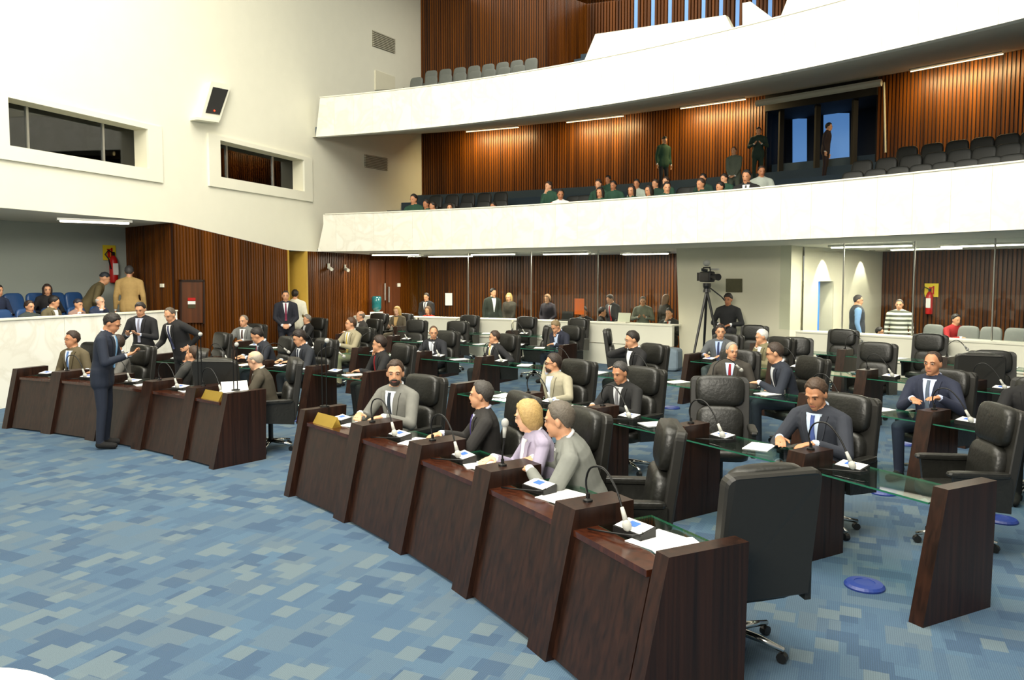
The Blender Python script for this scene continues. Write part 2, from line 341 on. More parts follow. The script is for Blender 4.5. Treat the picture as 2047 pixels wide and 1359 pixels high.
gbar = empty('wall_gallery_barrier', WL(10, 0)); gbar['kind'] = 'structure'
ZBAR = 1.47; ys = [5+i*(YG-5)/9 for i in range(10)]
for i in range(9):
    mb = MB().hexa([WL(y, z, o) for z in (0, ZBAR) for y, o in ((ys[i]+.004, -.1), (ys[i+1]-.004, -.1), (ys[i+1]-.004, .06), (ys[i]+.004, .06))]); part('marble_panel', mb, M['marble'], gbar, world=True)
mb = MB().hexa([WL(y, z, o) for z in (ZBAR, ZBAR+.03) for y, o in ((5, -.13), (YG, -.13), (YG, .08), (5, .08))]); part('coping', mb, M['white'], gbar, world=True)
# concentric balconies
AL = 72.2; AR = 16
def arcring(R0, R1, za, zc, a0, a1, n, top=True):
    mb = MB()
    for i in range(n):
        a, b = a0+(a1-a0)*i/n, a0+(a1-a0)*(i+1)/n
        mb.add([A(R0, a, za), A(R0, b, za), A(R1, b, zc), A(R1, a, zc)], [(0, 1, 2, 3)])
    return mb
def parapet(name, z0, z1, npan, left_cut):
    root = empty(name, A(R_PAR, 45, z0)); root['kind'] = 'structure'
    for i in range(npan):
        a, b = AL+(AR-AL)*i/npan, AL+(AR-AL)*(i+1)/npan; g = .004; mb = MB(); st = 3
        for k in range(st):
            p, q = a+(b-a)*k/st-(g if k == 0 else 0), a+(b-a)*(k+1)/st+(g if k == st-1 else 0)
            tl = .0
            if i == 0 and k == 0: tl = left_cut
            mb.hexa([A(R_PAR, p, z0), A(R_PAR, q, z0), A(R_PAR+.16, q, z0), A(R_PAR+.16, p, z0), A(R_PAR, p-tl, z1), A(R_PAR, q, z1), A(R_PAR+.16, q, z1), A(R_PAR+.16, p-tl, z1)])
        part('marble_panel', mb, M['marble'], root, world=True)
    mb = MB()
    for i in range(60):
        a, b = AL-left_cut+(AR-AL)*i/60, AL-left_cut+(AR-AL)*(i+1)/60
        mb.hexa([A(R_PAR-.02, a, z1), A(R_PAR-.02, b, z1), A(R_PAR+.2, b, z1), A(R_PAR+.2, a, z1), A(R_PAR-.02, a, z1+.025), A(R_PAR-.02, b, z1+.025), A(R_PAR+.2, b, z1+.025), A(R_PAR+.2, a, z1+.025)])
    part('coping', mb, M['white'], root, world=True)
    return root
parapet('wall_lower_balcony', 2.9, 3.9, 42, .6); parapet('wall_upper_balcony', 6.0, 7.03, 42, .35)
struct('ceiling_under_lower_balcony', arcring(R_PAR+.02, 36, 2.9, 2.9, 78, 12, 40), M['soffit'])
struct('ceiling_under_upper_balcony', arcring(R_PAR+.02, 31.8, 6.0, 7.25, 76, 12, 60), M['soffit'])
def fl1(R): return 3.0+.3*max(0, (R-26.2))
mb = MB()
for k in range(8):
    r0, r1 = 25.36+k*.95, 25.36+(k+1)*.95+.01; z = 2.98+.34*k
    for i in range(40):
        a, b = 76-i*1.6, 76-(i+1)*1.6
        mb.hexa([A(r0, a, 2.92), A(r0, b, 2.92), A(r1, b, 2.92), A(r1, a, 2.92), A(r0, a, z), A(r0, b, z), A(r1, b, z), A(r1, a, z)])
struct('floor_lower_balcony', mb, M['sock'])
mb = MB()
for k in range(8):
    r0, r1 = 25.36+k*.95, 25.36+(k+1)*.95+.01; z = max(6.3+.18*k, 5.78+.45*k); zlo = 6.06+.19*.95*k
    for i in range(40):
        a, b = 76-i*1.6, 76-(i+1)*1.6
        mb.hexa([A(r0, a, zlo), A(r0, b, zlo), A(r1, b, zlo+.18), A(r1, a, zlo+.18), A(r0, a, z), A(r0, b, z), A(r1, b, z), A(r1, a, z)])
struct('floor_upper_balcony', mb, M['sock'])
def arc_wood(name, R, a0, a1, z0, z1, step=.085):
    n = max(2, int(abs(a1-a0)/2)); o = struct(name, arcring(R, R, z0, z1, a0, a1, n), M['wall_back'])
    cnt = int(math.radians(abs(a1-a0))*R/step); pts = []
    for i in range(cnt):
        a = a0+(a1-a0)*(i+.5)/cnt; p = A(R, a); nr = Vector((CX-p.x, CY-p.y, 0)).normalized(); pts.append((p, nr, step, z0, z1))
    slats('wood_slats', pts, z0, z1, o); return o
aW = ang(DR(838, 272, 31.6)); aD0, aD1 = ang(DR(1530, 300, 31.6)), ang(DR(1752, 300, 31.6))
arc_wood('wall_lower_balcony_rear', 31.6, aW+.3, aD0, 3.0, 7.22); arc_wood('wall_lower_balcony_right', 31.6, aD1, 14, 3.0, 7.22)
aU = ang(DR(1092, 100, 31.6)); arc_wood('wall_upper_balcony_rear', 31.6, aW+.6, aU, 7.2, 15)
# dark lobby behind the lower balcony doors
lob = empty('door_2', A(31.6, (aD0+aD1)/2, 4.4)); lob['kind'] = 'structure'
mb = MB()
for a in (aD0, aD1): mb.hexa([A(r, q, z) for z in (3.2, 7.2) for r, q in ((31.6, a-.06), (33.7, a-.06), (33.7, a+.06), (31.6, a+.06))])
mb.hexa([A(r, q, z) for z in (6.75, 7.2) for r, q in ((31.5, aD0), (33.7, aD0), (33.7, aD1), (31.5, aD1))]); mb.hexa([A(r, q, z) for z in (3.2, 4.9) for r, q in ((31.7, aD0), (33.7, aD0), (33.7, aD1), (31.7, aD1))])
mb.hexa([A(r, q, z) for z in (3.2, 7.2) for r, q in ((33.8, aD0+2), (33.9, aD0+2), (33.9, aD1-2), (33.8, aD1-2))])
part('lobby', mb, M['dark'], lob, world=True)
for (xa, xb, ya, yb, yc) in ((1585, 1613, 237, 335, 372), (1618, 1626, 338, 338, 372), (1637, 1646, 338, 338, 372), (1647, 1698, 226, 332, 352)):
    R = 33.02; q = [DR(x, y, R) for x, y in ((xa, yb), (xb, yb), (xb, ya), (xa, ya))]
    if yb-ya > 2: part('daylight_pane', MB().prism(q, (0, .03, 0)), M['skyblue'], lob, world=True)
    q = [DR(x, y, R) for x, y in ((xa, yc), (xb, yc), (xb, yb), (xa, yb))]; part('daylight_pane', MB().prism(q, (0, .03, 0)), M['skywhite'], lob, world=True)
for x in (1560, 1632, 1706):
    p = DR(x, 330, 31.65); part('door_post', MB().box((p.x, p.y, 5.8), (.12, .12, 2.6)), M['dark'], lob, world=True)
# light strip over lobby, pole
p0, p1 = DR(1512, 207, 31), DR(1762, 165, 31); part('beam', MB().tube([p0, p1], .09, 8), M['soffit'], lob, world=True)
# structural column, barrier, glass screens at floor level
cl, cr_ = DR(1355, 600, 27.7), DR(1580, 600, 27.7); back = Vector((.45, .9, 0)).normalized()
mb = MB(); f0, f1 = Vector((cl.x, cl.y, 0)), Vector((cr_.x, cr_.y, 0)); b1 = DR(1604, 600, 28.7); b1.z = 0; b0 = f0+back*1.0
up = Vector((0, 0, 2.9)); tl = (f0-f1).normalized()*.06
mb.hexa([f0-tl*1.5, f1, b1, b0, f0+tl+up, f1+up, b1+up, b0+up]); struct('wall_column', mb, M['cream'])
aCL, aCR = ang(cl), ang(b1)
arc_wood('wall_rear', 31.2, 73.0, aCL-1.5, 0, 2.9, .1)
# right inner wall with doorway and wood panel wall behind
i0 = DR(1606, 600, 28.6); i1 = DR(1762, 600, 33.6); dv = (i1-i0); dv.z = 0; Lr = dv.length; dv.normalize(); i0.z = 0
t0 = (DR(1637, 600, 29.4)-i0).dot(dv); t1 = (DR(1668, 600, 30.3)-i0).dot(dv)
def rw(mb, ta, tb, za, zc): mb.add([i0+dv*ta+Vector((0, 0, za)), i0+dv*tb+Vector((0, 0, za)), i0+dv*tb+Vector((0, 0, zc)), i0+dv*ta+Vector((0, 0, zc))], [(0, 1, 2, 3)])
mb = MB(); rw(mb, 0, t0, 0, 2.9); rw(mb, t1, Lr, 0, 2.9); rw(mb, t0, t1, 2.1, 2.9); wr = struct('wall_right_inner', mb, M['cream'])
nr = Vector((dv.y, -dv.x, 0)); nr = -nr if nr.dot(-i0) < 0 else nr
mb = MB()
for ta in (t0, t1): mb.hexa([i0+dv*(ta+e)-nr*o+Vector((0, 0, z)) for z in (0, 2.1) for e, o in ((-.02, .01), (.02, .01), (.02, 1.2), (-.02, 1.2))])
dd = empty('door_3', i0+dv*(t0+t1)/2); dd['kind'] = 'structure'; part('jamb', mb, M['cream'], dd, world=True)
mb = MB().hexa([i0+dv*e-nr*o+Vector((0, 0, z)) for z in (0, 2.1) for e, o in ((t0-.0, .12), (t0+(t1-t0)*.42, .12), (t0+(t1-t0)*.42, .16), (t0-.0, .16))]); part('lit_opening', mb, mat('blue_daylight_door', (70, 130, 205), .6, noise=0, emit=(60, 125, 205), es=.8), dd, world=True)
arc_wood('wall_right_rear', 33.6, ang(i1), 12, 0, 2.9, .1)
def arcbox(mb, R0, R1, a, b, z0, z1): mb.hexa([A(r, q, z) for z in (z0, z1) for r, q in ((R0, a), (R0, b), (R1, b), (R1, a))])
def barrier(a0, a1, label, slant=0):
    n = max(1, int(round((a0-a1)/1.6))); root = thing('white_barrier', label, 'barrier', A(R_BAR, (a0+a1)/2), group='white barriers round the hall')
    lo, up_, cap = MB(), MB(), MB()
    for i in range(n):
        a, b = a0+(a1-a0)*i/n, a0+(a1-a0)*(i+1)/n; s = slant if i == 0 else 0
        lo.hexa([A(R_BAR, a+s*.4, 0), A(R_BAR, b, 0), A(R_BAR+.08, b, 0), A(R_BAR+.08, a+s*.4, 0), A(R_BAR, a, .52), A(R_BAR, b, .52), A(R_BAR+.08, b, .52), A(R_BAR+.08, a, .52)])
        up_.hexa([A(R_BAR-.03, a, .535), A(R_BAR-.03, b, .535), A(R_BAR+.08, b, .535), A(R_BAR+.08, a, .535), A(R_BAR-.03, a-s*.4, 1.02), A(R_BAR-.03, b, 1.02), A(R_BAR+.08, b, 1.02), A(R_BAR+.08, a-s*.4, 1.02)])
        cap.hexa([A(r, q, z) for z in (1.02, 1.05) for r, q in ((R_BAR-.05, a-s*.4), (R_BAR-.05, b), (R_BAR+.45, b), (R_BAR+.45, a-s*.4))])
    part('lower_panel', lo, M['white'], root, world=True); part('upper_panel', up_, M['white'], root, world=True); part('counter_top', cap, M['white'], root, world=True)
    return root
bx = lambda x: angx(x, R_BAR, 1.0)
barrier(bx(690), bx(832), 'white barrier with slanted end by the water cooler', .8)
barrier(bx(838), bx(1024), 'white barrier in front of the people behind glass, centre left', 0)
barrier(bx(1028), bx(1345), 'long white barrier ending beside the television camera tripod', 0)
barrier(bx(1592), bx(1708), 'short white barrier beside the white column', 0); barrier(bx(1712), bx(1826), 'white barrier in front of the man in striped sweater', 0); barrier(bx(1832), bx(2120), 'white barrier at the right edge of the hall', 0)
def screen(a0, a1, n, label):
    root = thing('glass_screen', label, 'glass screen', A(R_BAR+.3, (a0+a1)/2))
    for i in range(n):
        a, b = a0+(a1-a0)*i/n, a0+(a1-a0)*(i+1)/n; mb = MB(); arcbox(mb, R_BAR+.30, R_BAR+.312, a-.03, b+.03, 1.05, 2.89); part('pane', mb, M['pane'], root, world=True)
        if i:
            mb = MB(); arcbox(mb, R_BAR+.29, R_BAR+.32, a-.022, a+.022, 1.05, 2.89); part('joint_strip', mb, M['steel'], root, world=True)
screen(bx(805), aCL+.2, 4, 'clear glass screen above the white barrier, left of the column'); screen(aCR, bx(2150), 4, 'clear glass screen above the white barrier, right of the column')
# under-balcony fluorescent fittings
def fitting(x, y, Lh, label, rz=0, power=75, z=2.86):
    p = G(x, y, z); root = thing('ceiling_light', label, 'ceiling light', p, rz)
    part('housing', MB().box((0, 0, .02), (Lh, .22, .04)), M['steel'], root); part('tube', MB().tube([(-Lh/2+.05, -.04, -.01), (Lh/2-.05, -.04, -.01)], .016, 8), M['tube'], root); part('tube', MB().tube([(-Lh/2+.05, .04, -.01), (Lh/2-.05, .04, -.01)], .016, 8), M['tube'], root)
    area('fluorescent_light', p+Vector((0, 0, -.05)), Lh, power, (1, .93, .78), p+Vector((0, 0, -3)), .2)
fitting(790, 509, 1.5, 'fluorescent light over the double door handles', -.2); fitting(900, 512, 1.6, 'fluorescent light on soffit above the blond woman', -.4); fitting(985, 508, 1.5, 'fluorescent light on soffit, second from the double door', -.5)
fitting(1130, 507, 1.5, 'fluorescent light on soffit in the middle of the screen', -.6); fitting(1290, 507, 1.5, 'fluorescent light on soffit left of the white column', -.7)
fitting(1740, 492, 1.7, 'fluorescent light right of the column near the white inner wall', -.7); fitting(1850, 497, 1.6, 'fluorescent light above the man in striped sweater', -.8); fitting(1970, 490, 1.8, 'fluorescent light on soffit at the right edge', -.9)
fitting(190, 443, 1.2, 'fluorescent light in the ceiling of the left gallery', .6, 30, 3.2)
for x, pw in ((1652, 60), (1727, 45)):      # recessed downlights washing the inner wall
    q = i0+dv*((DR(x, 520, 29.6+(x-1652)*.032)-i0).dot(dv))+nr*.28; q.z = 2.88
    d = bpy.data.lights.new('downlight_lamp', 'SPOT'); d.energy = pw*4; d.spot_size = math.radians(75); d.spot_blend = .4; d.color = (1, .95, .78); d.shadow_soft_size = .04
    o = bpy.data.objects.new('downlight_lamp', d); col.objects.link(o); o.location = q; o.rotation_euler = ((nr*-.22+Vector((0, 0, -1)))).to_track_quat('-Z', 'Y').to_euler()
    solo('recessed_downlight', MB().lathe([(.07, 0), (.07, .03)], 14, q+Vector((0, 0, -.005))), M['steel'], 'round downlight over the lit doorway' if x < 1700 else 'round downlight above the man in the dark vest', 'downlight')
# balcony wall washers
for x, y, nm in ((985, 262, 'above the leftmost lower balcony seats'), (1190, 243, 'above the students in the middle'), (1425, 220, 'nearest the dark lobby doors'), (1910, 145, 'at the right end of the lower balcony')):
    p = DR(x, y, 30.95); a = ang(p); z = 7.02; q = A(30.9, a, z)
    M['wtube'] = mat('washer_tube', (255, 240, 200), .5, noise=0, emit=(255, 236, 190), es=1.6); root = thing('wall_washer', 'fluorescent wall washer ' + nm, 'light fitting', q, math.radians(a-90))
    part('housing', MB().box((0, -.08, .03), (1.9, .03, .03)), M['steel'], root); part('tube', MB().tube([(-.95, 0, 0), (.95, 0, 0)], .014, 8), M['wtube'], root)
    area('washer_light', A(30.95, a, z-.06), 1.9, 85, (1, .76, .36), A(31.6, a, z-1.3), .12)
# upper level: stair wall, fins with blue gaps, white boxes
uw = struct('wall_upper_stair', MB().add([A(31.6, aU, 7), A(34.9, aU-1.0, 7), A(34.9, aU-1.0, 15), A(31.6, aU, 15)], [(0, 1, 2, 3)]), M['wall_back'])
pp = [A(31.6, aU, 0), A(34.9, aU-1.0, 0)]; dvv = (pp[1]-pp[0]); Ls = dvv.length; dvv.normalize(); nn = Vector((dvv.y, -dvv.x, 0)); pts = []
for i in range(int(Ls/.085)): pts.append((pp[0]+dvv*(i+.5)*.085, nn, .085, 7.0, 15))
slats('wood_slats', pts, 7, 15, uw)
st = thing('staircase', 'dark blue carpeted stair rising beside the upper wooden wall', 'staircase', A(34, aU-1.2, 7.4))
for k in range(6):
    r0 = 31.5+k*.4; mb = MB(); arcbox(mb, r0, r0+.41, aU-.12-k*.13, aU-3.2, 7.7, 8.55+.26*k); part('step', mb, M['sock'], st, world=True)
R2 = 34; back2 = empty('wall_upper_fins', A(R2, 40, 7.5)); back2['kind'] = 'structure'
aF0 = aU+1; mb = MB(); [arcbox(mb, R2+.5, R2+.55, aF0-k*(aF0-24)/24, aF0-(k+1)*(aF0-24)/24, 7.0, 15) for k in range(24)]; part('backing', mb, M['wall_back'], back2, world=True)
xs = [1272, 1306, 1340, 1373, 1407, 1442, 1475, 1508, 1540]
gaps = [ang(DR(x, 20, R2)) for x in xs]
lim = [aF0]+gaps+[24]
for i in range(len(lim)-1):
    mb = MB(); a, b = lim[i]-(.11 if i else 0), lim[i+1]+.11; n = max(1, int((a-b)/.18))
    for k in range(n):
        p, q = a+(b-a)*k/n, a+(b-a)*(k+.62)/n; arcbox(mb, R2-.04, R2+.06, p, q, 7.0, 15)
    nb = max(1, int((a-b)/1.5)+1)
    for k in range(nb): arcbox(mb, R2+.05, R2+.09, a+(b-a)*k/nb, a+(b-a)*(k+1)/nb, 7.0, 15)
    part('wood_fin', mb, M['wall_wood'], back2, world=True)
for i, g in enumerate(gaps):
    mb = MB(); arcbox(mb, R2-.02, R2+.0, g+.11, g-.11, 7.0, 15); part('daylight_slit', mb, M['skyblue'], back2, world=True)
def white_box(poly, R, depth, label, nm='booth_wall'):
    q = [DR(x, y, R) for x, y in poly]; cn = sum(q, Vector())/len(q); o = Vector((cn.x-CX, cn.y-CY, 0)).normalized()
    return solo(nm, MB().prism(q, o*depth), M['white'], label, 'booth wall')
white_box([(1160, 140), (1165, 128), (1190, 68), (1450, 30), (1472, 74), (1473, 86)], 25.55, .18, 'white sloped booth front standing above the upper balcony parapet')
white_box([(1550, 62), (1555, 47), (1585, -30), (2047, -140), (2090, -120), (2060, 10), (1740, 30)], 25.55, .18, 'white booth front rising out of frame at top right', 'booth_wall')
q = [DR(1484, 78, 25.8), DR(1484, 6, 25.8), DR(1500, 3, 25.8), DR(1556, 45, 25.8), DR(1556, 64, 25.8)]; o = Vector((q[0].x-CX, q[0].y-CY, 0)).normalized()
solo('booth_partition', MB().prism(q, o*.06), M['marble'], 'pale triangular partition between the two white booths', 'partition')
# ------------------------------------------------------------------ chairs
def rounded_slab(w_, h_, t_, r, z0, lean):
    """upright slab, back leaning; outline with rounded top corners"""
    pts = [(-w_/2, 0), (w_/2, 0)]
    for k in range(5): a = math.pi/2*k/4; pts.append((w_/2-r+r*math.cos(a), h_-r+r*math.sin(a)))
    for k in range(5): a = math.pi/2+math.pi/2*k/4; pts.append((-w_/2+r+r*math.cos(a), h_-r+r*math.sin(a)))
    return pts
def make_chair():
    P = {}; lean = math.radians(8); Rx = Matrix.Rotation(lean, 3, 'X')
    mb = MB().pillow((0, .0, .43), (.54, .54, .13), .42, 20, 8); P['seat'] = (mb.mesh('seat', M['leather'], True), None)
    mb = MB(); n = 6; out = rounded_slab(.60, .75, .05, .06, 0, 0)
    vs = []; base = Vector((0, -.275, .40))
    for y, s in ((-.045, .965), (-.03, 1), (.02, 1), (.03, .98)):
        for x, z in out:
            zz = .4+(z-.4)*s; vs.append(base+Rx@Vector((x*s, y-.10*(x/.3)**2*-.35, zz)))
    k = len(out); fs = [(i*k+j, i*k+(j+1) % k, (i+1)*k+(j+1) % k, (i+1)*k+j) for i in range(3) for j in range(k)]
    fs += [tuple(range(k-1, -1, -1)), tuple(range(3*k, 4*k))]; mb.add(vs, fs); P['back_shell'] = (mb.mesh('back_shell', M['shell']), None)
    mb = MB().pillow(base+Rx@Vector((0, .075, .60)), (.50, .14, .33), .5, 20, 10, Rx); P['headrest_cushion'] = (mb.mesh('headrest_cushion', M['leather'], True), None)
    mb = MB().pillow(base+Rx@Vector((0, .085, .25)), (.48, .16, .40), .55, 20, 10, Rx); P['back_cushion'] = (mb.mesh('back_cushion', M['leather'], True), None)
    for s in (-1, 1):
        mb = MB().pillow((s*.31, -.02, .655), (.085, .46, .05), .4, 14, 8); mb.prism([(s*.31-.02, -.26, .36), (s*.31-.02, .14, .40), (s*.31-.02, .17, .64), (s*.31-.02, -.26, .64)], (.04, 0, 0)); P['armrest%d' % s] = (mb.mesh('armrest', M['leather']), None)
    mb = MB().lathe([(.035, .10), (.04, .13), (.03, .15), (.03, .34), (.12, .355), (.12, .37)], 14); P['gas_column'] = (mb.mesh('gas_column', M['plastic']), None)
    for k in range(5):
        a = 2*math.pi*k/5+.3; d = Vector((math.cos(a), math.sin(a), 0)); mb = MB().tube([d*.02+Vector((0, 0, .115)), d*.16+Vector((0, 0, .10)), d*.30+Vector((0, 0, .075))], [.026, .022, .016], 8)
        c = MB().tube([d*.29+Vector((0, 0, .03))-Vector((-d.y, d.x, 0))*.02, d*.29+Vector((0, 0, .03))+Vector((-d.y, d.x, 0))*.02], .03, 10)
        P['leg%d' % k] = (mb.mesh('leg', M['chrome'], True), c.mesh('caster', M['plastic']))
    return P
CH = make_chair(); chairs = []
def chair(loc, rz, label, sc_=1.0, group='black leather swivel chairs'):
    root = thing('swivel_chair', label, 'chair', (loc[0], loc[1], 0), rz, group, sc_)
    for nm, (me, sub) in CH.items():
        o = part(me.name.split('.')[0], me, None, root)
        if sub: part('caster', sub, None, o)
    chairs.append(root); return root
def face(loc, turn=0):          # heading that looks to the centre of the arcs; +turn = towards its left
    return math.atan2(CY-loc[1], CX-loc[0])-math.pi/2+math.radians(turn)
# ------------------------------------------------------------------ desks
ORD = ['first', 'second', 'third', 'fourth', 'fifth', 'sixth', 'seventh', 'eighth', 'ninth', 'tenth', 'eleventh', 'twelfth']
def slab(R, a, w_, R0, R1t, R1b, z, lean_, bw=None):
    """radial upright: front bottom R0, front top R0+lean_, back R1, width w_ (m) centred on angle a"""
    h = math.degrees(w_/2/R); mb = MB()
    return mb.hexa([A(R0, a+h, 0), A(R0, a-h, 0), A(R1b, a-h, 0), A(R1b, a+h, 0), A(R0+lean_, a+h, z), A(R0+lean_, a-h, z), A(R1t, a-h, z), A(R1t, a+h, z)])
desks = {}
def desk(row, a0, a1, label, first=None, last=None, key=None, small=False):
    R = RROW[row]; am = (a0+a1)/2; root = thing('desk', label, 'desk', A(R+.35, am), group='dark wood desks in curved rows')
    if row == 1:
        pw = .21; h = math.degrees(pw/2/R)
        part('pillar', slab(R, a0, pw if not first else .10, R, R+.62 if not first else R+.68, R+.62, .85, .2), M['desk'], root, world=True)
        mb = MB(); e = .045
        mb.hexa([A(R+e, a0-h, .02), A(R+e, a1+h, .02), A(R+e+.04, a1+h, .02), A(R+e+.04, a0-h, .02), A(R+e+.16, a0-h, .70), A(R+e+.16, a1+h, .70), A(R+e+.2, a1+h, .70), A(R+e+.2, a0-h, .70)])
        part('front_panel', mb, M['desk'], root, world=True)
        mb = MB(); arcbox(mb, R+.185, R+.36, a0-h, a1+h, .70, .735); part('ledge', mb, M['deskred'], root, world=True)
        g0, g1_ = R+.362, R+.76
    else:
        pw = .16; h = math.degrees(pw/2/R)
        if first: part('end_panel', slab(R, a0, .10, R, R+.68, R+.67, .85, .2), M['desk'], root, world=True)
        else:
            part('pillar', slab(R, a0, pw, R, R+.52, R+.50, .85, .2), M['desk'], root, world=True)
            mb = MB(); arcbox(mb, R+.50, R+.67, a0+h, a0-h, 0, .72); part('side_panel', mb, M['desk'], root, world=True)
        g0, g1_ = R+.20, R+.70
    if last: part('end_panel', slab(R, a1, .10, R, R+.70, R+.68, .85, .2), M['desk'], root, world=True)
    mb = MB(); z0, z1_ = .722, .735
    p = [A(r, q, z) for z in (z0, z1_) for r, q in ((g0, a0-h*.95), (g0, a1+h), (g1_, a1+h), (g1_, a0-h*.95))]
    mb.add(p, [(4, 5, 6, 7)[::-1], (0, 1, 2, 3)], 0); mb.add(p, [(0, 1, 5, 4), (1, 2, 6, 5), (2, 3, 7, 6), (3, 0, 4, 7)], 1)
    part('glass_top', mb, [M['glass'], M['gedge']], root, world=True)
    mb = MB(); arcbox(mb, g1_-.16, g1_-.02, a1+h+.25, a1+h+.1, .66, .722); part('glass_bracket', mb, M['desk'], root, world=True)
    return root
r1L = [angx(x, 15.1) for x in (8, 90, 178, 270, 355)]+[50.57]
r1R = [44.5, 40.6, 36.8, 33.02, 29.3, 25.96]
r2L = [67.3, 63.4, 59.5, 55.5, 51.5]; r2R = [45.7, 41.9, 38.1, 34.3, 30.2, 26.5]
r3 = [68.9, 64.5, 60.2, 55.9, 51.9, 47.7, 43.6, 39.7, 35.7, 31.8, 27.8]
r4L = [67.2, 63.5, 59.8, 56.0, 52.3]; r4R = [45.4, 41.4, 37.8, 34.2, 30.6]
r5L = [67.5, 63.6, 59.8, 56.0]; r5R = [45.9, 41.9, 38.0, 34.1]
RN = {1: 'front row', 2: 'second row', 3: 'third row', 4: 'fourth row', 5: 'back row'}
slots = []          # (row, a_hi, a_lo, description)
for row, lst, side in ((1, r1L, 'left block'), (1, r1R, 'right block'), (2, r2L, 'left block'), (2, r2R, 'right block'), (3, r3, ''), (4, r4L, 'left block'), (4, r4R, 'right block'), (5, r5L, 'left block'), (5, r5R, 'right block')):
    n = len(lst)-1
    for i in range(n):
        d = '%s desk from the left, %s%s' % (ORD[i], RN[row], ' '+side if side else '')
        desk(row, lst[i], lst[i+1], ('dark wood desk with glass top, ' if row > 1 else 'dark panelled desk with pillar, ')+d.replace(' desk', '', 1), first=(i == 0 and not (row == 1 and side == 'right block' and False)), last=(i == n-1))
        slots.append((row, lst[i], lst[i+1], d, i, side))
# ------------------------------------------------------------------ desk items
ZT = .7365
def paper(p, rz, label, w_=.21, h_=.297, group='papers on the desks', n=1):
    return solo('paper_sheet', MB().box((p.x, p.y, p.z+.0025*n), (w_, h_, .004*n), rz=rz), M['paper'], label, 'paper', group)
def tang(a): return Vector((math.sin(math.radians(a)), -math.cos(math.radians(a)), 0))    # direction of falling angle (rightwards)
def radial(a): return Vector((math.cos(math.radians(a)), math.sin(math.radians(a)), 0))
def console(p, rz, label):
    root = thing('voting_console', label, 'console', p, rz, 'voting consoles on the desks')
    part('case', MB().prism([(-.11, -.06, .0), (-.11, .06, .0), (-.11, .06, .035), (-.11, -.06, .06)], (.22, 0, 0)), M['plastic'], root)
    part('face_plate', MB().hexa([(-.10, -.055, .0605), (.10, -.055, .0605), (.10, .055, .039), (-.10, .055, .039), (-.10, -.055, .0625), (.10, -.055, .0625), (.10, .055, .041), (-.10, .055, .041)]), M['paper'], root)
    part('display', MB().hexa([(-.02, -.035, .0585), (.05, -.035, .0585), (.05, .015, .0505), (-.02, .015, .0505), (-.02, -.035, .0615), (.05, -.035, .0615), (.05, .015, .0525), (-.02, .015, .0525)]), M['screen'], root)
    part('signal_lamp', MB().sphere((.085, -.064, .045), .008), M['led'], root)
def mic(a, R, label, kind=0):
    """gooseneck microphone standing on a pillar top"""
    b = A(R+.36, a, .85); t = tang(a); r = radial(a); root = thing('gooseneck_microphone', label, 'microphone', b, 0, 'desk microphones')
    part('base', MB().lathe([(.03, 0), (.03, .012), (.012, .02), (.012, .05)], 12), M['neck'], root)
    if kind == 0: pts = [Vector((0, 0, .03)), Vector((0, 0, .12))-t*.02, t*.03+Vector((0, 0, .21)), t*.12+Vector((0, 0, .22))+r*.03, t*.22+Vector((0, 0, .13))+r*.04, t*.30+Vector((0, 0, .02))+r*.03]
    elif kind == 1: pts = [Vector((0, 0, .03)), Vector((0, 0, .1)), r*.04+Vector((0, 0, .2)), r*.14+t*.06+Vector((0, 0, .27)), r*.24+t*.1+Vector((0, 0, .25)), r*.33+t*.14+Vector((0, 0, .17))]
    elif kind == 2: pts = [Vector((0, 0, .03)), Vector((0, 0, .1)), r*.01+Vector((0, 0, .16)), r*.015+Vector((0, 0, .22))]
    else: pts = [Vector((0, 0, .03)), -t*.05+Vector((0, 0, .1)), -t*.16+Vector((0, 0, .14)), -t*.28+Vector((0, 0, .2)), -t*.36+Vector((0, 0, .28))]
    sm = []
    P_ = [pts[0]]+pts+[pts[-1]]
    for i in range(1, len(P_)-2):
        for k in range(4):
            u = k/4; p0, p1, p2, p3 = P_[i-1:i+3]; sm.append(.5*((2*p1)+(p2-p0)*u+(2*p0-5*p1+4*p2-p3)*u*u+(3*p1-p0-3*p2+p3)*u**3))
    sm.append(pts[-1]); part('gooseneck', MB().tube(sm, .0065, 6), M['neck'], root, True)
    d = (sm[-1]-sm[-3]).normalized(); e = sm[-1]; part('microphone_body', MB().tube([e-d*.02, e+d*.06], [.011, .016], 10), M['foam'], root, True)
    q = d.to_track_quat('Z', 'Y').to_matrix(); part('windscreen', MB().sphere(e+d*.085, (.027, .027, .034), 12, 8, rot=q), M['foam'], root, True)
def cable(a, R, label):
    t = tang(a); r = radial(a); b = A(R+.30, a, ZT)+t*.16; pts = []
    for k in range(13):
        u = k/12; pts.append(b+t*(.30*math.sin(u*3.4))+r*(.30*u-.05)+Vector((0, 0, .012+.03*math.sin(u*math.pi))))
    solo('microphone_cable', MB().tube(pts, .006, 6), M['neck'], label, 'cable', 'cables on the desks', True)
paper_rows = {(1, 'right block', 0): 3, (1, 'right block', 1): 2, (1, 'right block', 2): 3, (1, 'right block', 3): 3, (1, 'right block', 4): 2}
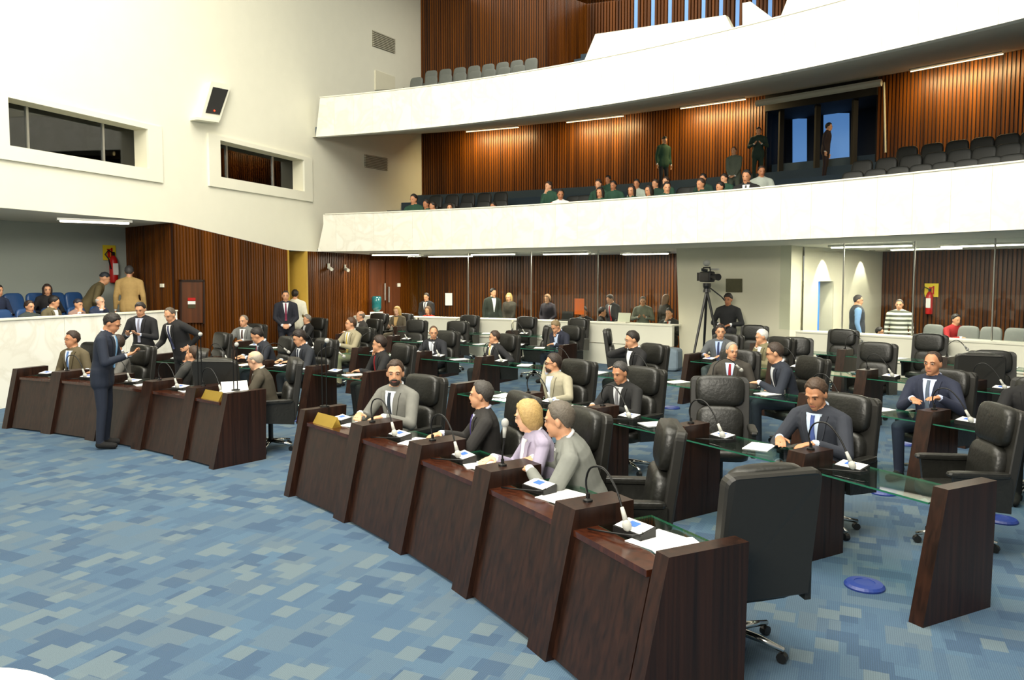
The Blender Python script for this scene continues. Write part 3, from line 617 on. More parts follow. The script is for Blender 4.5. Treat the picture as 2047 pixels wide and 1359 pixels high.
for row, a0, a1, d, i, side in slots:
    R = RROW[row]; am = (a0+a1)/2; t = tang(am); r = radial(am); rz = math.radians(am-90); rng = random.Random(row*100+i+(50 if side == 'left block' else 0))
    if not (i == 0):
        mic(a0, R, 'gooseneck microphone on the pillar of the '+d, rng.choice([0, 0, 1]) if row > 1 else (2 if (side, i) == ('right block', 3) else 0))
    gap = math.radians(a0-a1)*R
    if row <= 4 or i % 2 == 0:
        console(A(R+.44, a0, ZT)+tang(a0)*(.30 if row > 1 else .34), rz+rng.uniform(-.15, .15)+math.pi, 'black voting console on the '+d)
    if row <= 2: cable(a0, R, 'thin looped cable on the '+d)
    npap = paper_rows.get((row, side, i), 1 if rng.random() < .8 else 0)
    for k in range(npap):
        p = A(R+.50, am, ZT+.004*k)+t*(.12+(.13*k-.1))+r*(.02*k)
        paper(p, rz+rng.uniform(-.5, .5), ('%s loose sheet on the ' % ORD[k] if npap > 1 else 'white paper on the ')+d)
def glassware(p, label): return solo('water_glass', MB().lathe([(.028, 0), (.034, .1), (.031, .1), (.025, .01)], 14, p), M['pane'], label, 'glass', smooth=False)
glassware(G(1573, 792, ZT), 'clear drinking glass beside the man in dark blue suit'); glassware(G(317, 768, ZT), 'clear drinking glass near the reclining man')
def nameplate(x, y, Rr, a, label):
    p = A(Rr, a, .735); rz = math.radians(a-90); root = solo('brass_nameplate', MB().prism([p+Matrix.Rotation(rz, 3, 'Z')@Vector(v) for v in ((-.19, -.05, 0), (-.19, .05, 0), (-.19, .01, .10))], Matrix.Rotation(rz, 3, 'Z')@Vector((.38, 0, 0))), M['brass'], label, 'nameplate'); return root
nameplate(640, 840, 15.1+.27, 43.2, 'brass nameplate on the front desk of the bearded man'); nameplate(430, 790, 15.1+.27, 52.0, 'brass nameplate on the front desk of the bald man')
def upright_mic(p, h, label):
    root = thing('upright_microphone', label, 'microphone stand', p, 0, 'tall twin-pole microphone stands')
    part('base', MB().lathe([(.05, 0), (.05, .012), (.01, .02)], 14), M['neck'], root)
    for s in (-.022, .022): part('pole', MB().tube([(s, 0, .01), (s, 0, h)], .007, 6), M['neck'], root)
    part('clip', MB().tube([(0, 0, h-.03), (.05, -.08, h+.02)], .012, 8), M['plastic'], root); part('windscreen', MB().sphere((.06, -.10, h+.035), .026), M['foam'], root, True)
upright_mic(A(15.1+.45, 44.5, .85), .66, 'tall twin-pole microphone behind the left end of the right front row'); upright_mic(A(15.1+.40, 51.0, .85), .52, 'tall twin-pole microphone in front of the bald man'); upright_mic(A(15.1+.40, angx(400, 15.5, .85), .735), .72, 'tall twin-pole microphone beside the reclining man')
for x, y, l in ((1728, 1172, 'round blue floor cover nearest the camera, by the right end panel'), (2001, 1041, 'round blue floor cover at the right edge'), (1766, 985, 'round blue floor cover between second-row desk and chair'), (1343, 816, 'round blue floor cover behind the man in black suit'), (598, 840, 'round blue floor cover beside the bald man\'s chair'), (1810, 888, 'round blue floor cover at the feet of the man in navy suit'), (1630, 1003, 'round blue floor cover partly hidden by the black chair back')):
    p = G(x, y, 0); solo('floor_outlet_cover', MB().lathe([(.135, 0), (.135, .012), (.12, .028), (.07, .034), (.068, .03), (.0, .03)], 28, p), M['blue'], l, 'floor cover', 'blue floor outlet covers', False)
# ------------------------------------------------------------------ people
SK = {'a': (206, 152, 116), 'b': (190, 134, 98), 'c': (220, 172, 140), 'd': (168, 112, 78)}
def cloth(rgb): return mat('cloth_%d_%d_%d' % rgb, rgb, .85, noise=.14, scale=18, bump=.12)
def hairm(rgb): return mat('hair_%d_%d_%d' % rgb, rgb, .6, noise=.3, scale=60, bump=.3)
def skinm(k): return mat('skin_'+k, SK[k], .55, noise=.06, scale=14)
def np_(v): return np.array([v[0], v[1], v[2]], float)
PROF = [(-.13, .150, .115), (-.06, .172, .128), (.05, .168, .125), (.14, .160, .118), (.26, .176, .126), (.36, .190, .126), (.42, .186, .112), (.465, .150, .092), (.52, .066, .060)]
def prof(z):
    for (a, b) in zip(PROF[:-1], PROF[1:]):
        if z <= b[0]:
            u = max(0, (z-a[0])/(b[0]-a[0])); return a[1]+(b[1]-a[1])*u, a[2]+(b[2]-a[2])*u
    return PROF[-1][1:]
EYE = MB().sphere((0, 0, 0), (.0125, .006, .0062), 10, 6).mesh('eye', mat('eye_dark', (44, 32, 26), .25, noise=0), True)
EYEW = MB().sphere((0, 0, 0), (.0145, .0055, .0065), 10, 6).mesh('eye_white', mat('eye_white', (186, 172, 160), .35, noise=0), True)
MOUTH = MB().sphere((0, 0, 0), (.024, .007, .006), 10, 6).mesh('mouth', mat('lips', (150, 82, 70), .5, noise=0), True)
def person(label, loc, rz, pose='sit', vox=.012, scale=1.0, lean=8, side=0, yaw=0, pitch=8, suit=(38, 40, 46), trousers=None, shirt=(228, 230, 232), tie=None, hair=(40, 30, 24), style='short', skin='a', L='table', Rr='table', girth=1.0, beard=False, glasses=False, female=False, zfloor=0, group=None, recline=0, stripes=None, shoes=(20, 18, 16), sleeve=None, feet=0):
    """one continuous body; local +Y is forward, +X its right"""
    hp = .53 if pose == 'sit' else .95
    Tr = Matrix.Rotation(math.radians(side), 4, 'Y')@Matrix.Rotation(math.radians(-lean), 4, 'X')
    piv = Vector((0, 0, hp))
    def T(v): return piv+(Tr@Vector(v).to_4d()).to_3d() if not isinstance(v, Vector) else piv+Tr.to_3x3()@v
    H3 = Matrix.Rotation(math.radians(yaw), 3, 'Z')@Matrix.Rotation(math.radians(-pitch), 3, 'X')
    hb = T(Vector((0, .0, .535)))
    def Hd(v): return hb+H3@(Vector(v)+Vector((0, .016, .095)))
    mb = MB(); sd = []      # sd: (label, fn(points)->dist)
    def cap(p0, p1, r0, r1, lab, n=10):
        p0, p1 = Vector(p0), Vector(p1); d = (p1-p0); ln = max(d.length, 1e-5); d = d/ln
        path, rs = [], []
        for k in (-1, -.7, -.35): path.append(p0+d*r0*k*.98); rs.append(r0*math.sqrt(max(.02, 1-k*k)))
        path += [p0, p1]; rs += [r0, r1]
        for k in (.35, .7, 1): path.append(p1+d*r1*k*.98); rs.append(r1*math.sqrt(max(.02, 1-k*k)))
        mb.tube(path, rs, n); a, b = np_(p0), np_(p1)
        def fn(P, a=a, b=b, r0=r0, r1=r1):
            ab = b-a; t = np.clip(((P-a)@ab)/max(ab@ab, 1e-9), 0, 1); return np.linalg.norm(P-a-t[:, None]*ab, axis=1)-(r0+(r1-r0)*t)
        sd.append((lab, fn))
    def ell(c, r, rot, lab, nu=14, nv=10):
        mb.sphere(c, r, nu, nv, rot=rot); cc = np_(c); Ri = np.array(rot) if rot is not None else np.eye(3); rr = np.array(r)
        def fn(P): return (np.linalg.norm(((P-cc)@Ri)/rr, axis=1)-1)*rr.min()
        sd.append((lab, fn))
    # torso loft
    n = 20; vs = []
    gx = girth
    for z, rx, ry in PROF:
        bulge = (1+.25*max(0, girth-1)*math.exp(-((z-.1)/.14)**2))
        fem = (1.0 if not female else (.90 if z > .2 else .97))
        for k in range(n):
            a = 2*math.pi*k/n; bust = .03*math.exp(-((z-.30)/.06)**2) if female and math.cos(a) > 0 else 0
            vs.append(T(Vector((rx*gx*fem*math.sin(a), (ry*gx*bulge+bust)*math.cos(a), z))))
    m_ = len(PROF); fs = [(i*n+(k+1) % n, i*n+k, (i+1)*n+k, (i+1)*n+(k+1) % n) for i in range(m_-1) for k in range(n)]
    fs += [tuple(range(n)), tuple(range(m_*n-1, (m_-1)*n-1, -1))]; mb.add(vs, fs)
    Ti = np.array(Tr.to_3x3()); pv = np_(piv); pz = np.array([p[0] for p in PROF]); px = np.array([p[1] for p in PROF])*gx; py = np.array([p[2] for p in PROF])*gx
    def ftor(P):
        q = (P-pv)@Ti; rx = np.interp(q[:, 2], pz, px); ry = np.interp(q[:, 2], pz, py)
        return np.maximum((np.sqrt((q[:, 0]/rx)**2+(q[:, 1]/ry)**2)-1)*np.minimum(rx, ry), np.maximum(pz[0]-q[:, 2], q[:, 2]-.50))
    sd.append(('jacket', ftor))
    for e in (-1, 1): cap(T(Vector((e*.035, -.012, .485))), T(Vector((e*.17, -.005, .425))), .046, .058, 'jacket', 10)
    # neck and head
    cap(T(Vector((0, -.005, .46))), Hd((0, -.02, -.075)), .054, .052, 'skin')
    ell(Hd((0, -.012, .02)), (.076, .096, .094), H3, 'skin'); ell(Hd((0, .028, -.045)), (.060, .066, .072), H3, 'skin'); ell(Hd((0, .062, -.092)), (.030, .026, .024), H3, 'skin')
    cap(Hd((0, .082, .008)), Hd((0, .094, -.028)), .010, .0145, 'skin', 8)
    for e in (-1, 1):
        ell(Hd((e*.077, -.008, -.012)), (.011, .022, .033), H3, 'skin', 8, 6); cap(Hd((e*.014, .083, .022)), Hd((e*.045, .074, .022)), .010, .010, 'skin', 6)
    # arms
    for e, tgt in ((-1, L), (1, Rr)):
        sw = (.172 if female else .194)*max(1, .5+.5*girth)
        S = T(Vector((e*sw, 0, .405)))
        if tgt == 'table': W_ = Vector((e*.15, .42, .79)); d = Vector((-e*.55, .8, -.05)); nn = Vector((0, 0, 1))
        elif tgt == 'lap': W_ = Vector((e*.12, .25, .66)) if pose == 'sit' else Vector((e*.09, .16, .84)); d = Vector((-e*.8, .55, -.25)); nn = Vector((0, .3, 1))
        elif tgt == 'side': W_ = Vector((e*.27, .04, .82)); d = Vector((0, .12, -1)); nn = Vector((e, 0, 0))
        elif tgt == 'arm': W_ = Vector((e*.31, .12, .72)); d = Vector((0, 1, -.2)); nn = Vector((0, 0, 1))
        elif tgt == 'chin': W_ = Hd((e*.05, .10, -.17)); d = (Hd((e*.02, .09, -.08))-W_); nn = Vector((e*.6, .6, 0))
        elif tgt == 'cheek': W_ = Hd((e*.12, .06, -.13)); d = (Hd((e*.085, .04, -.0))-W_); nn = Vector((e, .4, 0))
        elif tgt == 'hip': W_ = Vector((e*.20, .02, hp+.06)); d = Vector((-e*.5, .8, -.3)); nn = Vector((e, 0, .3))
        elif tgt == 'phone': W_ = Vector((e*.10, .30, hp+.20)); d = Vector((-e*.35, .8, .35)); nn = Vector((0, .2, -1))
        elif tgt == 'clasp': W_ = Vector((e*.085, .19, hp-.03)); d = Vector((-e*.8, .3, -.4)); nn = Vector((0, 1, .2))
        else:
            W_ = Vector(tgt[0]); d = Vector(tgt[1]); nn = Vector(tgt[2])
        d.normalize(); l1, l2 = .285, .265; v = W_-S
        if v.length > (l1+l2)*.985: W_ = S+v.normalized()*(l1+l2)*.985; v = W_-S
        if v.length < .12: v = v.normalized()*.12; W_ = S+v
        D = v.length; a_ = (l1*l1-l2*l2+D*D)/(2*D); h_ = math.sqrt(max(0, l1*l1-a_*a_)); vd = v.normalized()
        pole = Vector((e*.75, -.35, -.9)) if tgt not in ('hip',) else Vector((e*1.0, -.7, .0))
        if pose == 'stand' and tgt == 'side': pole = Vector((e*.3, -1, 0))
        pole = (pole-vd*pole.dot(vd)).normalized(); E_ = S+vd*a_+pole*h_
        cap(S, E_, .066*max(1, .6+.4*girth)*(.85 if female else 1), .054*(.85 if female else 1), 'sleeve', 12); cap(E_, W_-(W_-E_).normalized()*.035, .053*(.85 if female else 1), .040*(.88 if female else 1), 'sleeve', 12)
        fd = (W_-E_).normalized(); cap(W_-fd*.03, W_+fd*.004, .033, .032, 'shirt', 10)
        # hand: palm + four fingers + thumb
        nn = (nn-d*nn.dot(d)); nn = nn.normalized() if nn.length > 1e-4 else d.orthogonal().normalized(); sx = d.cross(nn).normalized()   # towards little finger or thumb
        th = sx if sx.dot(Vector((-e, 0, 0))) > 0 else -sx
        if tgt in ('side',): th = Vector((0, 1, 0))
        rot = Matrix((sx, d, nn)).transposed(); pc = W_+d*.052
        cap(W_, W_+d*.02, .026, .027, 'skin', 8)
        ell(pc, (.041, .052, .017), rot, 'skin', 10, 8)
        for q, (fo, fl) in enumerate(((.031, .066), (.0105, .076), (-.0105, .071), (-.031, .055))):
            b0 = pc+d*.040+th*fo; d1 = (d+th*fo*3.4-nn*.28).normalized(); b1 = b0+d1*fl*.55; d2 = (d+th*fo*2.2-nn*.95).normalized(); b2 = b1+d2*fl*.5
            cap(b0-d*.012, b1, .0092, .0086, 'skin', 6); cap(b1, b2, .0086, .0078, 'skin', 6)
        b0 = W_+d*.026+th*.030; b1 = b0+(d*.5+th*.8-nn*.25).normalized()*.042; b2 = b1+(d*.95+th*.12-nn*.25).normalized()*.032
        cap(b0, b1, .0125, .0105, 'skin', 6); cap(b1, b2, .0105, .009, 'skin', 6)
    # legs
    for e in (-1, 1):
        if pose == 'sit':
            hip = Vector((e*.095, .02, .53)); kn = Vector((e*.14, .45, .535)); an = Vector((e*.13, .42+.10*(e*feet), .10))
        else:
            hip = Vector((e*.09, 0, hp-.04)); kn = Vector((e*.105, .015+e*feet*.12, .50)); an = Vector((e*.11, -.02+e*feet*.2, .10))
        cap(hip, kn, .092*max(1, .6+.4*girth), .064, 'trousers', 12); cap(kn, an, .062, .048, 'trousers', 12)
        cap(an+Vector((0, -.01, -.045)), an+Vector((e*.02, .17, -.058)), .046, .038, 'shoes', 10)
    if pose == 'stand':   # jacket skirt
        cap(Vector((0, 0, hp-.06)), Vector((0, 0, hp-.12)), .13, .13, 'jacket', 16)
        for e in (-1, 1): cap(Vector((e*.08, 0, hp)), Vector((e*.085, 0, hp-.13)), .112, .112, 'jacket', 12)
    me0 = mb.mesh('tmp', [M['dark']]); ob = bpy.data.objects.new('tmp', me0); col.objects.link(ob)
    rm = ob.modifiers.new('r', 'REMESH'); rm.mode = 'VOXEL'; rm.voxel_size = vox; rm.use_smooth_shade = True
    sm = ob.modifiers.new('s', 'SMOOTH'); sm.factor = .5; sm.iterations = 2 if vox > .010 else 3
    dg = bpy.context.evaluated_depsgraph_get(); me = bpy.data.meshes.new_from_object(ob.evaluated_get(dg)); bpy.data.objects.remove(ob); bpy.data.meshes.remove(me0)
    me.name = 'body'; me.materials.clear()
    mj = cloth(suit)
    if stripes: mj = stripe_mat(suit, stripes)
    for m in (skinm(skin), mj, cloth(shirt), cloth(trousers or suit), cloth(shoes), cloth(sleeve) if sleeve else mj): me.materials.append(m)
    npo = len(me.polygons); cen = np.empty(npo*3); me.polygons.foreach_get('center', cen); cen = cen.reshape(-1, 3)
    idx = {'skin': 0, 'jacket': 1, 'shirt': 2, 'trousers': 3, 'shoes': 4, 'sleeve': 5}; best = np.full(npo, 9.0); lab = np.zeros(npo, int)
    for l, fn in sd:
        dd_ = fn(cen); k = dd_ < best; best[k] = dd_[k]; lab[k] = idx[l]
    me.polygons.foreach_set('material_index', lab.astype(np.int32)); me.polygons.foreach_set('use_smooth', np.ones(npo, bool)); me.update()
    root = thing('person', label, 'person', (loc[0], loc[1], zfloor), rz, group, scale)
    body = part('body', me, None, root)
    # clothing pieces that follow the chest
    def patch(name, z0, z1, half, off, m, nz=9, nx=4, x0=None):
        q = MB(); g = []
        for i in range(nz+1):
            z = z0+(z1-z0)*i/nz; rx, ry = prof(z); rx *= gx; ry *= gx*(1+.25*max(0, girth-1)*math.exp(-((z-.1)/.14)**2)); a, b = half(z); row = []
            for k in range(nx+1):
                x = a+(b-a)*k/nx; yy = ry*math.sqrt(max(.05, 1-(x/rx)**2)); bust = .03*math.exp(-((z-.30)/.06)**2) if female else 0
                row.append(T(Vector((x, yy+off+bust, z))))
            g.append(row)
        v = [p for r in g for p in r]+[p-Tr.to_3x3()@Vector((0, .012, 0)) for r in g for p in r]; w_ = nx+1; N_ = (nz+1)*w_
        f = [(i*w_+k, i*w_+k+1, (i+1)*w_+k+1, (i+1)*w_+k) for i in range(nz) for k in range(nx)]
        f = [t[::-1] for t in f]
        for i in range(nz): f += [(i*w_, (i+1)*w_, N_+(i+1)*w_, N_+i*w_), ((i+1)*w_-1+0, N_+(i+1)*w_-1, N_+(i+2)*w_-1, (i+2)*w_-1)]
        f += [tuple([k, N_+k, N_+k+1, k+1]) for k in range(nx)]
        q.add(v, f); return part(name, q, m, root, True)
    if shirt and tie != 'none':
        vw = lambda z: .008+.060*max(0, (z-.10)/.38)
        patch('shirt_front', .09, .475, lambda z: (-vw(z), vw(z)), .004, cloth(shirt))
        if vox < .02:
            for e in (-1, 1): patch('lapel', .10, .46, lambda z, e=e: tuple(sorted((e*(vw(z)-.004), e*(vw(z)+.018+.03*max(0, min(1, (z-.12)/.22)))))), .009, mj)
    if tie and tie != 'none': patch('tie', .07, .465, lambda z: (-(.026-.012*(z-.07)/.4), .026-.012*(z-.07)/.4), .012, cloth(tie), nx=2)
    if shirt and tie != 'none' and vox < .02:
        q = MB(); pts = [T(Vector((.064*math.sin(a), .060*math.cos(a)-.004, .505-.02*math.cos(a)))) for a in [2*math.pi*k/16+.25 for k in range(16)]]; q.tube(pts, .013, 6); part('collar', q, cloth(shirt), root, True)
    # hair
    if style != 'none':
        hm = hairm(hair); nphi = 28; nth = 9; q = MB(); vs = []
        hr = random.Random(len(label)*7+ord(label[5]))
        fr = {'short': 52, 'receding': 33, 'bald': 33, 'long': 52, 'bob': 58, 'full': 62, 'cap': 64, 'buzz': 50}[style]; lng = style in ('long', 'bob')
        side_, back_ = (108, 156) if not lng else (140, 150)
        if style == 'cap': side_, back_ = 84, 100
        def lim(ph):
            f = abs(ph); K = ((0, fr), (.62, fr-2), (.95, fr+14), (1.15, 84 if not lng else 120), (1.42, side_), (1.62, side_-12 if not lng else side_), (1.95, 134 if style != 'cap' and not lng else back_), (2.4, back_), (3.2, back_))
            for a, b in zip(K[:-1], K[1:]):
                if f <= b[0]: return a[1]+(b[1]-a[1])*(f-a[0])/(b[0]-a[0])
            return back_
        thick = {'buzz': .004, 'bald': .004, 'receding': .006, 'full': .020, 'cap': .014}.get(style, .013)
        jit = [hr.uniform(-4, 4) if style != 'cap' else 0 for _ in range(nphi)]
        for i in range(nth+1):
            for k in range(nphi):
                ph = -math.pi+2*math.pi*k/nphi; l = lim(ph)+jit[k]; st0 = 0
                if style == 'bald': st0 = 70 if abs(ph) > 1.15 else l-1
                u = i/nth; th_ = math.radians(st0+(l-st0)*u)
                ad = thick*(1-.75*u*u) if not lng else thick*(1-.3*u*u)
                if style == 'bald': ad = thick*math.sin(math.pi*u)
                if i == nth or (style == 'bald' and i == 0): ad = -.006
                ad += thick*.28*math.sin(5*ph+2.3*i+hr.random()) if 0 < i < nth else 0
                ctr = Vector((0, -.012, .02)); dx = Vector(((.078+ad)*math.sin(th_)*math.sin(ph), (.098+ad)*math.sin(th_)*math.cos(ph), (.097+ad)*math.cos(th_)))
                if lng and th_ > 1.3: dx.z -= (th_-1.3)*(.15 if style == 'long' else .055); dx.x *= 1.10
                vs.append(Hd(dx+ctr))
        q.add(vs, [((i+1)*nphi+k, (i+1)*nphi+(k+1) % nphi, i*nphi+(k+1) % nphi, i*nphi+k) for i in range(nth) for k in range(nphi)]); part('cap' if style == 'cap' else 'hair', q, hm, root, True)
    if beard:
        q = MB().sphere(Hd((0, .05, -.075)), (.052, .050, .045), 14, 8, rot=H3); q.sphere(Hd((0, .098, -.048)), (.028, .012, .009), 10, 6, rot=H3); part('beard', q, hairm(beard), root, True)
    for e in (-1, 1):
        if vox < .02 and pitch < 15:
            o = part('eye_white', EYEW, None, root); o.location = Hd((e*.031, .084, .006)); o.rotation_euler = H3.to_euler()
        o = part('eye', EYE, None, root); o.location = Hd((e*.031, .088 if vox < .02 else .084, .006)); o.rotation_euler = H3.to_euler(); o.scale = (.62, 1, .9) if vox < .02 else (1, 1, 1)
        if vox < .02: part('eyebrow', MB().tube([Hd((e*.014, .093, .024)), Hd((e*.033, .091, .028)), Hd((e*.05, .077, .022))], [.003, .004, .0025], 6), hairm(hair if style != 'none' else (90, 80, 70)), root, True)
    o = part('mouth', MOUTH, None, root); o.location = Hd((0, .098 if beard else .088, -.066)); o.rotation_euler = H3.to_euler()
    if glasses:
        q = MB()
        for e in (-1, 1):
            q.tube([Hd((e*.033+.022*math.cos(2*math.pi*k/12), .098, .004+.016*math.sin(2*math.pi*k/12))) for k in range(13)], .0022, 5, cap=False); q.tube([Hd((e*.055, .096, .006)), Hd((e*.078, .0, .004))], .002, 5)
        q.tube([Hd((-.011, .1, .006)), Hd((.011, .1, .006))], .0022, 5); part('glasses', q, M['plastic'], root)
    root['_top'] = 0; del root['_top']
    return root
def stripe_mat(a, b):
    k = 'stripe'
    if k in MATS: return MATS[k]
    m = bpy.data.materials.new('striped_knit'); m.use_nodes = True; nt = m.node_tree; bs = nt.nodes['Principled BSDF']; bs.inputs['Roughness'].default_value = .9
    tc = nt.nodes.new('ShaderNodeTexCoord'); wv = nt.nodes.new('ShaderNodeTexWave'); wv.bands_direction = 'Z'; wv.inputs['Scale'].default_value = 3.1
    cr = nt.nodes.new('ShaderNodeValToRGB'); cr.color_ramp.interpolation = 'CONSTANT'; cr.color_ramp.elements[0].color = srgb(*a); cr.color_ramp.elements[1].position = .5; cr.color_ramp.elements[1].color = srgb(*b)
    nt.links.new(tc.outputs['Object'], wv.inputs[0]); nt.links.new(wv.outputs[0], cr.inputs[0]); nt.links.new(cr.outputs[0], bs.inputs['Base Color']); MATS[k] = m; return m
def head_off(pose, lean, side):
    v = Matrix.Rotation(math.radians(side), 3, 'Y')@Matrix.Rotation(math.radians(-lean), 3, 'X')@Vector((0, .0, .535)); return v+Vector((0, .01, .222))+Vector((0, 0, .53 if pose == 'sit' else .95))
def voxel_for(d): return .0075 if d < 7.5 else .010 if d < 11 else .014 if d < 17 else .022
def seat(x, y, row, label, turn=0, ch='black leather chair', chair_turn=None, dR=1.02, vox=None, **k):
    """seated at a desk of a row so that the head top shows at pixel (x, y)"""
    R = RROW[row]+dR; p = DR(x, y, R); rz = face(p, turn)
    for _ in range(4):
        ho = head_off('sit', k.get('lean', 8), k.get('side', 0)); off = Matrix.Rotation(rz, 3, 'Z')@Vector((ho.x, ho.y, 0))
        # the head shows at column x: find root on circle R
        a = ang(p); lo, hi = a-8, a+8
        for _i in range(30):
            mid = (lo+hi)/2; q = A(R, mid)+off; d = q.y*c_+(HC-ho.z)*s_; px = WX+F*q.x/d
            if px < x: hi = mid
            else: lo = mid
        p = A(R, mid); rz = face(p, turn)
    q = p+off; n, m = ray(x, y); zt = HC-m*q.y; s = max(.93, min(1.08, zt/(ho.z)))
    person(label, p, rz, 'sit', vox or voxel_for(p.y), s, **k)
    if ch: chair(p, face(p, turn*.5 if chair_turn is None else chair_turn), ch)
    return p
def stand_at(x, y, p, label, rz, zfloor=0, vox=None, pose='stand', smin=.9, smax=1.1, **k):
    """figure at plan point p; scaled so that the head top is at pixel row y"""
    ho = head_off(pose, k.get('lean', 8), k.get('side', 0)); n, m = ray(x, y); off = Matrix.Rotation(rz, 3, 'Z')@Vector((ho.x, ho.y, 0))
    zt = HC-m*(p[1]+off.y)-zfloor; s = max(smin, min(smax, zt/ho.z))
    return person(label, (p[0]-off.x*s, p[1]-off.y*s), rz, pose, vox or voxel_for(p[1]), s, zfloor=zfloor, **k)
def deg(v): return math.radians(v)
NAVY, BLACKS, GREY, BEIGE, OLIVE = (28, 34, 50), (24, 24, 25), (112, 112, 108), (160, 152, 128), (74, 66, 46)
BR, DK, GR, WH, BL = (58, 42, 30), (26, 20, 17), (110, 106, 98), (206, 204, 198), (176, 142, 84)
# front row, right block
seat(790, 718, 1, 'bearded man in grey suit seated at the front row, facing the camera', turn=14, yaw=36, pitch=4, suit=(116, 116, 110), tie=(36, 46, 58), shirt=(214, 220, 228), hair=BR, beard=(48, 38, 32), lean=10, ch='black leather chair behind the bearded man in grey suit', dR=1.0)
seat(963, 760, 1, 'man in black suit with purple tie, in profile, front row', turn=-32, yaw=-12, pitch=2, suit=(36, 34, 33), tie=(70, 56, 120), shirt=(196, 200, 224), hair=(62, 58, 54), lean=6, ch='black leather chair behind the man with purple tie', dR=1.0)
seat(1062, 796, 1, 'blond woman in lavender jacket leaning over papers, front row', turn=-20, yaw=-25, pitch=14, suit=(158, 150, 172), tie=None, shirt=(228, 226, 230), hair=(176, 146, 92), style='bob', female=True, lean=16, skin='c', ch='black leather chair behind the blond woman in lavender', dR=.92)
seat(1127, 800, 1, 'grey-haired man in light grey suit leaning left, seen from behind', turn=-38, yaw=-10, pitch=10, suit=(124, 126, 120), tie=None, shirt=(224, 226, 228), hair=(92, 84, 74), lean=22, side=-8, ch=None, dR=.95)
pc = G(1285, 848, 1.14); chair((pc.x-.12, pc.y), face(pc, -36), 'empty black leather chair just right of the grey-haired man')
pc = G(1525, 925, 1.13); chair((pc.x-.12, pc.y+.1), deg(16), 'large black leather chair seen from behind, nearest the camera')
# second row, right block
seat(1637, 750, 2, 'man in dark blue suit with blue tie writing, head bowed', turn=8, yaw=4, pitch=24, suit=(44, 48, 58), tie=(72, 92, 156), shirt=(196, 212, 232), hair=(70, 52, 38), lean=12, ch='black leather chair behind the man writing with blue tie', skin='b')
pc = G(1442, 762, 1.14); chair((pc.x, pc.y), face(pc, 42), 'empty black leather chair facing the camera, second row middle')
seat(1243, 720, 2, 'dark-haired man in black suit reading, head bowed, second row', turn=6, yaw=-2, pitch=18, suit=(26, 26, 27), tie=(120, 120, 124), shirt=(190, 192, 196), hair=(62, 60, 58), lean=8, ch='black leather chair behind the man in black suit reading', skin='b')
seat(1108, 705, 2, 'man in beige jacket with his hand to his cheek', turn=-4, yaw=-30, pitch=6, suit=(158, 152, 130), tie=None, shirt=(190, 200, 220), hair=(46, 36, 30), lean=4, side=6, L=((-.36, .42, .78), (-.1, 1, -.05), (0, 0, 1)), Rr='cheek', glasses=True, girth=1.12, ch='black leather chair behind the man in beige jacket', beard=(60, 46, 36))
pc = G(1938, 812, 1.14); chair((pc.x-.08, pc.y), face(pc, -36), 'empty black leather chair behind the right end panel')
# second row, left block
seat(760, 670, 2, 'man in black suit with red tie, chin on hand, in profile', turn=-26, yaw=-20, pitch=6, suit=(22, 22, 24), tie=(150, 22, 32), shirt=(30, 34, 44), hair=(44, 30, 24), style='full', Rr='chin', L='table', lean=8, ch='black leather chair behind the man with red tie, chin on hand')
seat(604, 657, 2, 'young man in dark suit looking down at a phone', turn=-16, yaw=-10, pitch=22, suit=(34, 38, 46), tie=(60, 66, 80), shirt=(216, 222, 230), hair=(34, 24, 20), style='full', lean=14, ch='black leather chair behind the young man with phone')
seat(522, 649, 2, 'man in dark suit with dark red tie, head bent low', turn=-30, yaw=-20, pitch=30, suit=(32, 36, 46), tie=(120, 32, 42), shirt=(196, 210, 228), hair=DK, lean=18, ch='black leather chair behind the man with head bent low')
pc = G(412, 668, 1.14); chair((pc.x, pc.y), face(pc, -20), 'empty black leather chair in front of the wooden wall')
# front row, left block
pb = seat(515, 698, 1, 'bald man in dark grey-brown jacket reading a paper in profile', turn=-42, yaw=-16, pitch=20, suit=(66, 60, 48), tie=None, shirt=(200, 204, 206), hair=(150, 140, 126), style='bald', lean=14, ch='black leather chair of the bald man at the aisle', chair_turn=-30, skin='c')
pp_ = DY(470, 776, 9.05); solo('paper_sheet', MB().box(pp_, (.30, .22, .004), rot=Matrix.Rotation(.5, 3, 'Z')@Matrix.Rotation(.75, 3, 'X')), M['paper'], 'white document held up by the bald man', 'paper', 'papers on the desks')
pc = G(455, 716, 1.13); chair((pc.x, pc.y), face(pc, -150), 'black leather chair turned with its back to the camera, left block')
seat(384, 690, 1, 'reclining young man in dark suit, laughing, front row left', turn=-58, yaw=-10, pitch=-12, suit=(52, 52, 50), tie=None, shirt=(206, 200, 216), hair=(60, 42, 28), lean=-22, L='lap', Rr='chin', ch='black leather chair of the reclining man', chair_turn=-40, dR=1.1)
seat(234, 668, 1, 'man in grey suit with blue tie behind the standing man', turn=-16, yaw=-24, pitch=2, suit=(96, 94, 90), tie=(96, 130, 190), shirt=(206, 214, 226), hair=(50, 36, 28), lean=6, ch='black leather chair of the man in grey suit, left block', skin='b')
seat(146, 660, 1, 'man in olive suit with light blue tie, leftmost of the front row', turn=2, yaw=-14, pitch=4, suit=(92, 82, 60), tie=(110, 146, 204), shirt=(226, 230, 234), hair=(52, 38, 30), lean=4, L='lap', Rr='lap', ch='black leather chair of the man in olive suit', skin='b')
stand_at(220, 622, (-5.17, 9.70), 'standing man in navy suit with light blue tie, looking at his phone', deg(-78), lean=8, pitch=30, yaw=-5, suit=(26, 34, 50), tie=(120, 170, 214), shirt=(226, 232, 238), hair=(30, 24, 20), L='phone', Rr='phone', skin='b', smin=.97, smax=1.06, shoes=(14, 13, 13))
